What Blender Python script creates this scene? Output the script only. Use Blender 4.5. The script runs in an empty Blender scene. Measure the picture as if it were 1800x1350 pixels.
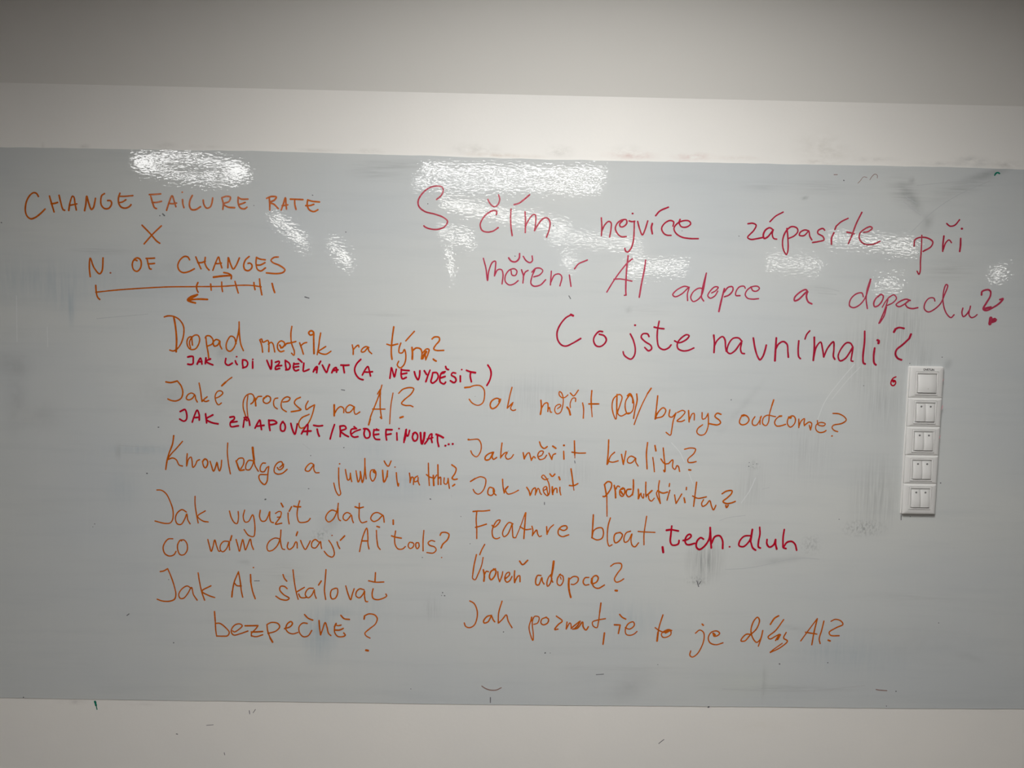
import bpy, bmesh, math, random
from mathutils import Vector, Matrix, noise
random.seed(7)
S = bpy.context.scene
COL = S.collection
# ---------------------------------------------------------------- camera
CAM_Z, DIST, FPX = 1.62, 1.7325, 1250.0
PITCH, YAW, ROLL = -0.0719, -0.0142, -0.0185
Ry = Matrix.Rotation(YAW, 3, 'Z'); Rp = Matrix.Rotation(PITCH, 3, 'X'); Rr = Matrix.Rotation(ROLL, 3, 'Y')
R3 = Ry @ Rp @ Rr                                  # local x right, y forward, z up
cam = bpy.data.cameras.new('camera'); cam.sensor_width = 36.0; cam.lens = FPX * 36.0 / 1800.0
cam.clip_start = 0.02; cam.clip_end = 60
camo = bpy.data.objects.new('camera', cam); COL.objects.link(camo)
camo.matrix_world = Matrix.Translation((0, -DIST, CAM_Z)) @ (R3 @ Matrix.Rotation(math.pi/2, 3, 'X')).to_4x4()
S.camera = camo
# ---------------------------------------------------------------- world, exposure
w = bpy.data.worlds.new('world'); S.world = w; w.use_nodes = True
w.node_tree.nodes['Background'].inputs[0].default_value = (1, .97, .93, 1)
w.node_tree.nodes['Background'].inputs[1].default_value = 0.0
vs = S.view_settings; vs.view_transform = 'Standard'; vs.look = 'None'; vs.gamma = 1.0; vs.use_curve_mapping = False
vs.exposure = 0.0
NEAR_POWER = 4.0
AREA_W = 34.5
AREA_SPREAD = 170
PANEL_POWER = 21.0        # emission of the lit diffusers
RING_POWER = 16.0
FAR_POWER = 14.0
ZC = CAM_Z + 0.5639       # where the wall meets the sloping upper wall
ZH = CAM_Z + 0.99         # flat ceiling
ZL = CAM_Z + 0.80         # far lamps hang a little lower
SLOPE = math.radians(20)
ZT, ZB = CAM_Z + 0.416, CAM_Z - 0.9339

def ray(px, py):
    return R3 @ Vector(((px-900)/FPX, 1.0, -(py-675)/FPX))
def at(px, py, y=0.0):
    """photo pixel -> (x, z) on the wall plane y"""
    d = ray(px, py); t = (y + DIST)/d.y
    return d.x*t, CAM_Z + d.z*t
def mirrored(px, py, z):
    """the point at height z whose mirror image in the wall shows at this pixel"""
    d = ray(px, py); t = (z-CAM_Z)/d.z
    return Vector((d.x*t, -(d.y*t - DIST), z))

# ---------------------------------------------------------------- helpers
def tag(o, label=None, cat=None, group=None, kind=None):
    if label: o['label'] = label
    if cat: o['category'] = cat
    if group: o['group'] = group
    if kind: o['kind'] = kind
    return o
def empty(name, loc=(0,0,0), parent=None):
    o = bpy.data.objects.new(name, None); COL.objects.link(o); o.location = loc
    o.empty_display_size = .05
    if parent: o.parent = parent
    return o
def obj(name, bm, mat, parent=None, smooth=False):
    me = bpy.data.meshes.new(name); bm.to_mesh(me); bm.free()
    if smooth:
        for p in me.polygons: p.use_smooth = True
        me.set_sharp_from_angle(angle=math.radians(38))
    if mat: me.materials.append(mat)
    o = bpy.data.objects.new(name, me); COL.objects.link(o)
    if parent: o.parent = parent
    return o
def box(bm, x0, x1, y0, y1, z0, z1, bev=0):
    r = bmesh.ops.create_cube(bm, size=1)
    vs_ = r['verts']
    for v in vs_:
        v.co = Vector(((x0+x1)/2+v.co.x*(x1-x0), (y0+y1)/2+v.co.y*(y1-y0), (z0+z1)/2+v.co.z*(z1-z0)))
    if bev:
        es = list({e for v in vs_ for e in v.link_edges})
        bmesh.ops.bevel(bm, geom=es, offset=bev, segments=3, affect='EDGES', profile=.6)

class NT:
    def __init__(s, mat): s.t = mat.node_tree; s.n = s.t.nodes
    def new(s, typ, **kw):
        n = s.n.new(typ)
        for k, v in kw.items(): setattr(n, k, v)
        return n
    def link(s, a, b): s.t.links.new(a, b)
    def math(s, op, a, b=None, c=None, clamp=False):
        n = s.new('ShaderNodeMath', operation=op, use_clamp=clamp)
        for i, v in enumerate((a, b, c)):
            if v is None: continue
            if isinstance(v, (int, float)): n.inputs[i].default_value = v
            else: s.link(v, n.inputs[i])
        return n.outputs[0]
    def mix(s, f, a, b):
        n = s.new('ShaderNodeMix', data_type='RGBA')
        if isinstance(f, (int, float)): n.inputs[0].default_value = f
        else: s.link(f, n.inputs[0])
        for i, v in ((6, a), (7, b)):
            if isinstance(v, tuple): n.inputs[i].default_value = v
            else: s.link(v, n.inputs[i])
        return n.outputs[2]
    def noise(s, vec, scale, detail=2, rough=.5):
        n = s.new('ShaderNodeTexNoise'); n.inputs['Scale'].default_value = scale
        n.inputs['Detail'].default_value = detail; n.inputs['Roughness'].default_value = rough
        s.link(vec, n.inputs['Vector']); return n.outputs['Fac']
    def mapped(s, vec, scale=(1,1,1), loc=(0,0,0), rot=(0,0,0)):
        n = s.new('ShaderNodeMapping'); n.inputs['Scale'].default_value = scale
        n.inputs['Location'].default_value = loc; n.inputs['Rotation'].default_value = rot
        s.link(vec, n.inputs['Vector']); return n.outputs[0]
    def ramp(s, f, a, b, lo=0.0, hi=1.0):
        n = s.new('ShaderNodeMapRange'); n.clamp = True
        for i, v in ((1, a), (2, b), (3, lo), (4, hi)): n.inputs[i].default_value = v
        s.link(f, n.inputs[0]); return n.outputs[0]
def material(name, color, rough=.5, spec=.5):
    m = bpy.data.materials.new(name); m.use_nodes = True
    t = NT(m); b = t.n['Principled BSDF']
    b.inputs['Base Color'].default_value = (*color, 1); b.inputs['Roughness'].default_value = rough
    b.inputs['Specular IOR Level'].default_value = spec
    return m, t, b
def srgb(r, g, b):
    f = lambda c: (c/255/12.92) if c/255 <= .04045 else ((c/255+.055)/1.055)**2.4
    return (f(r), f(g), f(b))

def world_pos(t):
    return t.new('ShaderNodeNewGeometry').outputs['Position']

def smudge_mask(t, pos, px, py, rx, ry, ang=0.0, streak=None, soft=1.0):
    """soft ellipse at a place on the wall, broken up by wiped streaks"""
    x, z = at(px, py); sx = rx*DIST/FPX; sz = ry*DIST/FPX
    p = t.new('ShaderNodeMapping', vector_type='TEXTURE')
    p.inputs['Location'].default_value = (x, 0, z); p.inputs['Rotation'].default_value = (0, ang, 0)
    p.inputs['Scale'].default_value = (sx, 10, sz)
    t.link(pos, p.inputs['Vector'])
    ln = t.new('ShaderNodeVectorMath', operation='LENGTH'); t.link(p.outputs[0], ln.inputs[0])
    m = t.ramp(ln.outputs['Value'], 1.0, 1.0-soft, 0, 1)
    m = t.math('POWER', m, 1.5)
    if streak:
        n = t.noise(t.mapped(pos, scale=streak, rot=(0, -ang, 0)), 1.0, 3, .65)
        m = t.math('MULTIPLY', m, t.ramp(n, .35, .68))
    return m

def peel(t, pos, amt):
    """roller-painted gloss: fine horizontal wavelets in the surface"""
    n1 = t.noise(t.mapped(pos, scale=(88, 88, 200)), 1.0, 1.0, .5)
    n2 = t.noise(t.mapped(pos, scale=(14, 14, 22)), 1.0, 1.0, .5)
    h = t.math('ADD', n1, t.math('MULTIPLY', n2, 1.6))
    b = t.new('ShaderNodeBump'); b.inputs['Strength'].default_value = 1.0; b.inputs['Distance'].default_value = amt
    t.link(h, b.inputs['Height']); return b.outputs[0]
PEEL = 0.000074

# ---------------------------------------------------------------- materials
# wall paint
mw, t, b = material('wall_paint', srgb(230, 227, 222), .55, .3)
pos = world_pos(t)
col = t.mix(t.ramp(t.noise(pos, 3.0, 3), .3, .7), (*srgb(228,226,221), 1), (*srgb(233,230,224), 1))
for (px, py, rx, ry, st, c, ang) in [
    (292,256,26,9,.45,(150,146,138),0), (148,257,14,6,.4,(150,146,140),0), (75,256,5,10,.25,(150,146,138),0), (360,258,40,6,.3,(170,160,150),0),
    (560,264,50,5,.3,(160,155,148),0), (650,266,36,8,.35,(165,160,150),0), (835,262,60,14,.4,(160,155,145),0), (880,273,110,6,.45,(170,140,110),.02),
    (985,266,34,14,.5,(155,152,144),0), (1110,273,62,11,.6,(185,140,132),0), (1100,262,40,10,.3,(165,160,152),0), (1218,275,48,10,.6,(190,145,138),0),
    (1300,278,60,6,.35,(190,165,150),0), (1440,258,60,40,.32,(185,180,168),0), (1470,270,60,24,.25,(184,178,168),0), (1440,285,50,6,.5,(165,150,140),0), (1540,280,60,7,.35,(170,164,156),0),
    (1660,288,60,6,.4,(140,140,138),0), (1712,284,50,14,.45,(125,128,126),.08), (1770,290,40,12,.4,(140,135,130),0),
    (130,1234,40,7,.4,(140,135,130),0), (250,1238,40,5,.25,(150,140,135),0), (1330,1275,120,22,.12,(200,190,165),0)]:
    m = smudge_mask(t, pos, px, py, rx, ry, ang, streak=(30, 30, 60))
    col = t.mix(t.math('MULTIPLY', m, st), col, (*srgb(*c), 1))
t.link(col, b.inputs['Base Color'])
bp = t.new('ShaderNodeBump'); bp.inputs['Distance'].default_value = .0004; bp.inputs['Strength'].default_value = .5
t.link(t.noise(pos, 90, 2), bp.inputs['Height']); t.link(bp.outputs[0], b.inputs['Normal'])
M_WALL = mw
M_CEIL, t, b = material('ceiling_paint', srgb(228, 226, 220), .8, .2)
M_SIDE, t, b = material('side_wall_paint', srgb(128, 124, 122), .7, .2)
M_FLOOR, t, b = material('carpet', srgb(118, 112, 108), .95, .1)
t.link(t.mix(t.noise(world_pos(t), 120, 3), (*srgb(76,66,60), 1), (*srgb(92,80,72), 1)), b.inputs['Base Color'])

# glossy writable paint of the whiteboard
BOARD_C = (196, 200, 200)
M_BOARD, t, b = material('board_gloss_paint', srgb(*BOARD_C), .03, .5)
pos = world_pos(t)
big = t.noise(t.mapped(pos, scale=(1.3, 1.3, 2.2)), 1.0, 3, .55)
col = t.mix(t.ramp(big, .35, .65), (*srgb(193,197,198), 1), (*srgb(202,204,201), 1))
stk = t.noise(t.mapped(pos, scale=(3, 3, 40)), 1.0, 4, .6)
col = t.mix(t.math('MULTIPLY', t.ramp(stk, .5, .8), .22), col, (*srgb(170,176,178), 1))
stv = t.noise(t.mapped(pos, scale=(60, 60, 3), loc=(3,0,1)), 1.0, 3, .6)
col = t.mix(t.math('MULTIPLY', t.ramp(stv, .55, .85), .16), col, (*srgb(206,208,206), 1))
def att(nm): return t.new('ShaderNodeAttribute', attribute_name=nm).outputs['Fac']
def streaks(sc, lo=.36, hi=.66): return t.ramp(t.noise(t.mapped(pos, scale=sc), 1.0, 3, .65), lo, hi)
col = t.mix(t.math('MULTIPLY', att('stain_soft'), t.ramp(t.noise(pos, 26, 3, .6), .3, .62, .35, 1)), col, (*srgb(122,124,124), 1))
col = t.mix(t.math('MULTIPLY', att('stain_across'), streaks((9, 9, 170))), col, (*srgb(118,120,120), 1))
col = t.mix(t.math('MULTIPLY', att('stain_down'), streaks((240, 240, 10))), col, (*srgb(116,118,118), 1))
col = t.mix(t.math('MULTIPLY', att('stain_dots'), streaks((180, 180, 120), .45, .62)), col, (*srgb(98,100,100), 1))
col = t.mix(t.math('MULTIPLY', att('stain_blue'), t.ramp(t.noise(t.mapped(pos, scale=(110, 110, 9)), 1.0, 3, .6), .3, .65, .3, 1)), col, (*srgb(140,160,172), 1))
col = t.mix(att('stain_pale'), col, (*srgb(206,212,190), 1))
t.link(col, b.inputs['Base Color'])
t.link(peel(t, pos, PEEL), b.inputs['Normal'])

def ink_material(name, c_light, c_dark):
    m, t, b = material(name, srgb(*c_light), .16, .5)
    pos = world_pos(t)
    a = t.new('ShaderNodeAttribute', attribute_name='density')
    n = t.ramp(t.noise(pos, 150, 2), .3, .75, 0, .6)
    f = t.math('ADD', n, t.math('MULTIPLY', a.outputs['Fac'], .8), clamp=True)
    t.link(t.mix(f, (*srgb(*c_light), 1), (*srgb(*c_dark), 1)), b.inputs['Base Color'])
    t.link(peel(t, pos, PEEL), b.inputs['Normal'])
    return m
INK = {'o': ink_material('orange_marker_ink', (194, 98, 20), (148, 54, 8)),
       'r': ink_material('red_marker_ink', (188, 18, 46), (140, 4, 24)),
       'c': ink_material('crimson_marker_ink', (176, 34, 62), (124, 8, 30)),
       'p': ink_material('haze_paled_crimson_ink', (180, 58, 84), (140, 28, 50)),  # crimson ink with the haze of the gloss reflection mixed into its colour
       'k': ink_material('dark_ink_speck', (112, 112, 114), (78, 78, 82)),
       'n': ink_material('brown_faint_ink', (150, 122, 112), (128, 100, 96)),
       's': ink_material('grey_scuff', (187, 190, 190), (178, 181, 181)),
       'w': ink_material('pale_scratch', (212, 214, 213), (206, 208, 207)),
       'g': ink_material('green_marker_ink', (20, 130, 105), (5, 70, 60))}

# ---------------------------------------------------------------- room shell
XL, XR, YF = -6.0, 9.0, -12.5
def slab(name, *a, mat):
    bm = bmesh.new(); box(bm, *a); return tag(obj(name, bm, mat), kind='structure')
slab('wall_back', XL, XR, 0, .12, 0, ZC, mat=M_WALL)
bm = bmesh.new(); dy = (ZH-ZC)*math.tan(SLOPE)
vv = [[bm.verts.new((x, y, z)) for y, z in ((0, ZC), (-dy, ZH), (.12, ZH), (.12, ZC))] for x in (XL, XR)]
for i in range(4): bm.faces.new((vv[0][i], vv[0][(i+1) % 4], vv[1][(i+1) % 4], vv[1][i]))
bm.faces.new(vv[0]); bm.faces.new(vv[1]); bmesh.ops.recalc_face_normals(bm, faces=bm.faces)
tag(obj('wall_slope', bm, M_CEIL), kind='structure')
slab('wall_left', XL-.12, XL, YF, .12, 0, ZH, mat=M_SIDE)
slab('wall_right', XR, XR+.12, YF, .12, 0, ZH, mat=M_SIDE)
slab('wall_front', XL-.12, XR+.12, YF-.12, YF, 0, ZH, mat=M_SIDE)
slab('floor', XL-.12, XR+.12, YF-.12, .12, -.12, 0, mat=M_FLOOR)
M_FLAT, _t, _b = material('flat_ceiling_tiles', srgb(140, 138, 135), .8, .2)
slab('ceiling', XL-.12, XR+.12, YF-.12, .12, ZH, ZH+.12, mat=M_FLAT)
wall = bpy.data.objects['wall_back']

# ---------------------------------------------------------------- ceiling lamps (seen mirrored in the gloss)
M_CASE, t, b = material('lamp_white_metal', srgb(235, 235, 232), .4, .5)
def emitter(name, p, c=(1, .99, .975)):
    m = bpy.data.materials.new(name); m.use_nodes = True; n = m.node_tree.nodes; n.clear()
    e = n.new('ShaderNodeEmission'); e.inputs[0].default_value = (*c, 1); e.inputs[1].default_value = p
    o = n.new('ShaderNodeOutputMaterial'); m.node_tree.links.new(e.outputs[0], o.inputs[0]); return m
E_NEAR = emitter('near_diffuser_light', NEAR_POWER)
E_PANEL = emitter('panel_diffuser_light', PANEL_POWER)
E_RING = emitter('ring_diffuser_light', RING_POWER)
E_FAR = emitter('strip_diffuser_light', FAR_POWER, (1, .98, .93))
def poly_prism(bm, pts, z0, z1):
    lo = [bm.verts.new((p[0], p[1], z0)) for p in pts]; hi = [bm.verts.new((p[0], p[1], z1)) for p in pts]
    n = len(pts)
    bm.faces.new(lo); bm.faces.new(hi[::-1])
    for i in range(n): bm.faces.new((lo[i], hi[i], hi[(i+1) % n], lo[(i+1) % n]))
    bmesh.ops.recalc_face_normals(bm, faces=bm.faces)
def lamp(name, pts, label, em, z=None, tubes=0):
    """a flat fitting on the ceiling: casing around a lit diffuser; pts = outline (x, y) in metres"""
    c = sum((Vector(p) for p in pts), Vector((0, 0)))/len(pts)
    z = ZH if z is None else z
    root = empty(name, (c.x, c.y, z)); tag(root, label, 'ceiling light')
    rel = [Vector(p)-c for p in pts]
    grow = [p + p.normalized()*.018 for p in rel]
    bm = bmesh.new(); poly_prism(bm, grow, -.022, 0); obj('casing', bm, M_CASE, root)
    if not tubes:
        bm = bmesh.new(); poly_prism(bm, rel, -.030, -.0215); obj('diffuser', bm, em, root)
    for q in range(tubes):                      # diffuser split into strips, shaped so the gaps break up its mirrored glow
        u0, u1 = (q+.40)/tubes, (q+.60)/tubes
        A0, A1 = rel[0].lerp(rel[3], u0), rel[1].lerp(rel[2], u0); B0, B1 = rel[0].lerp(rel[3], u1), rel[1].lerp(rel[2], u1)
        bm = bmesh.new(); poly_prism(bm, [A0, A1, B1, B0], -.030, -.0215); obj('split_diffuser', bm, em, root)
    if z < ZH-.01:
        for p in (rel[0]*.5, rel[2]*.5):
            bm = bmesh.new(); box(bm, p.x-.004, p.x+.004, p.y-.004, p.y+.004, -.002, ZH-z); obj('hanger', bm, M_CASE, root)
    return root
def ring_lamp(name, cx, cy, ro, ri, label, em):
    root = empty(name, (cx, cy, ZH)); tag(root, label, 'ceiling light')
    def ann(r0, r1, z0, z1):
        bm = bmesh.new(); N = 48; L = []
        for r, z in ((r0, z0), (r1, z0), (r1, z1), (r0, z1)):
            L.append([bm.verts.new((r*math.cos(2*math.pi*i/N), r*math.sin(2*math.pi*i/N), z)) for i in range(N)])
        for k in range(4):
            for i in range(N):
                bm.faces.new((L[k][i], L[k][(i+1) % N], L[(k+1) % 4][(i+1) % N], L[(k+1) % 4][i]))
        bmesh.ops.recalc_face_normals(bm, faces=bm.faces); return bm
    obj('casing', ann(ri-.015, ro+.015, -.022, 0), M_CASE, root)
    obj('diffuser', ann(ri, ro, -.034, -.0215), em, root)
    return root
def slim(q):
    w_ = max(p[0] for p in q)-min(p[0] for p in q); h_ = max(p[1] for p in q)-min(p[1] for p in q)
    if h_ > 1.3*w_:
        q = sorted(q, key=lambda p: p[1]); a, b = sorted(q[:2]), sorted(q[2:])
        sh = lambda e: [((e[0][0]+e[1][0])/2+(p[0]-(e[0][0]+e[1][0])/2)*.4, p[1]) for p in e]
        a, b = sh(a), sh(b); return [a[0], a[1], b[1], b[0]]
    q = sorted(q); a, b = sorted(q[:2], key=lambda p: p[1]), sorted(q[2:], key=lambda p: p[1])
    sh = lambda e: [(p[0], (e[0][1]+e[1][1])/2+(p[1]-(e[0][1]+e[1][1])/2)*.4) for p in e]
    a, b = sh(a), sh(b); return [a[0], b[0], b[1], a[1]]
def mp(*pp): pp = slim(pp); return [tuple(mirrored(px, py, ZL-.03))[:2] for px, py in pp]
WIDTH_K = 0.98
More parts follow.
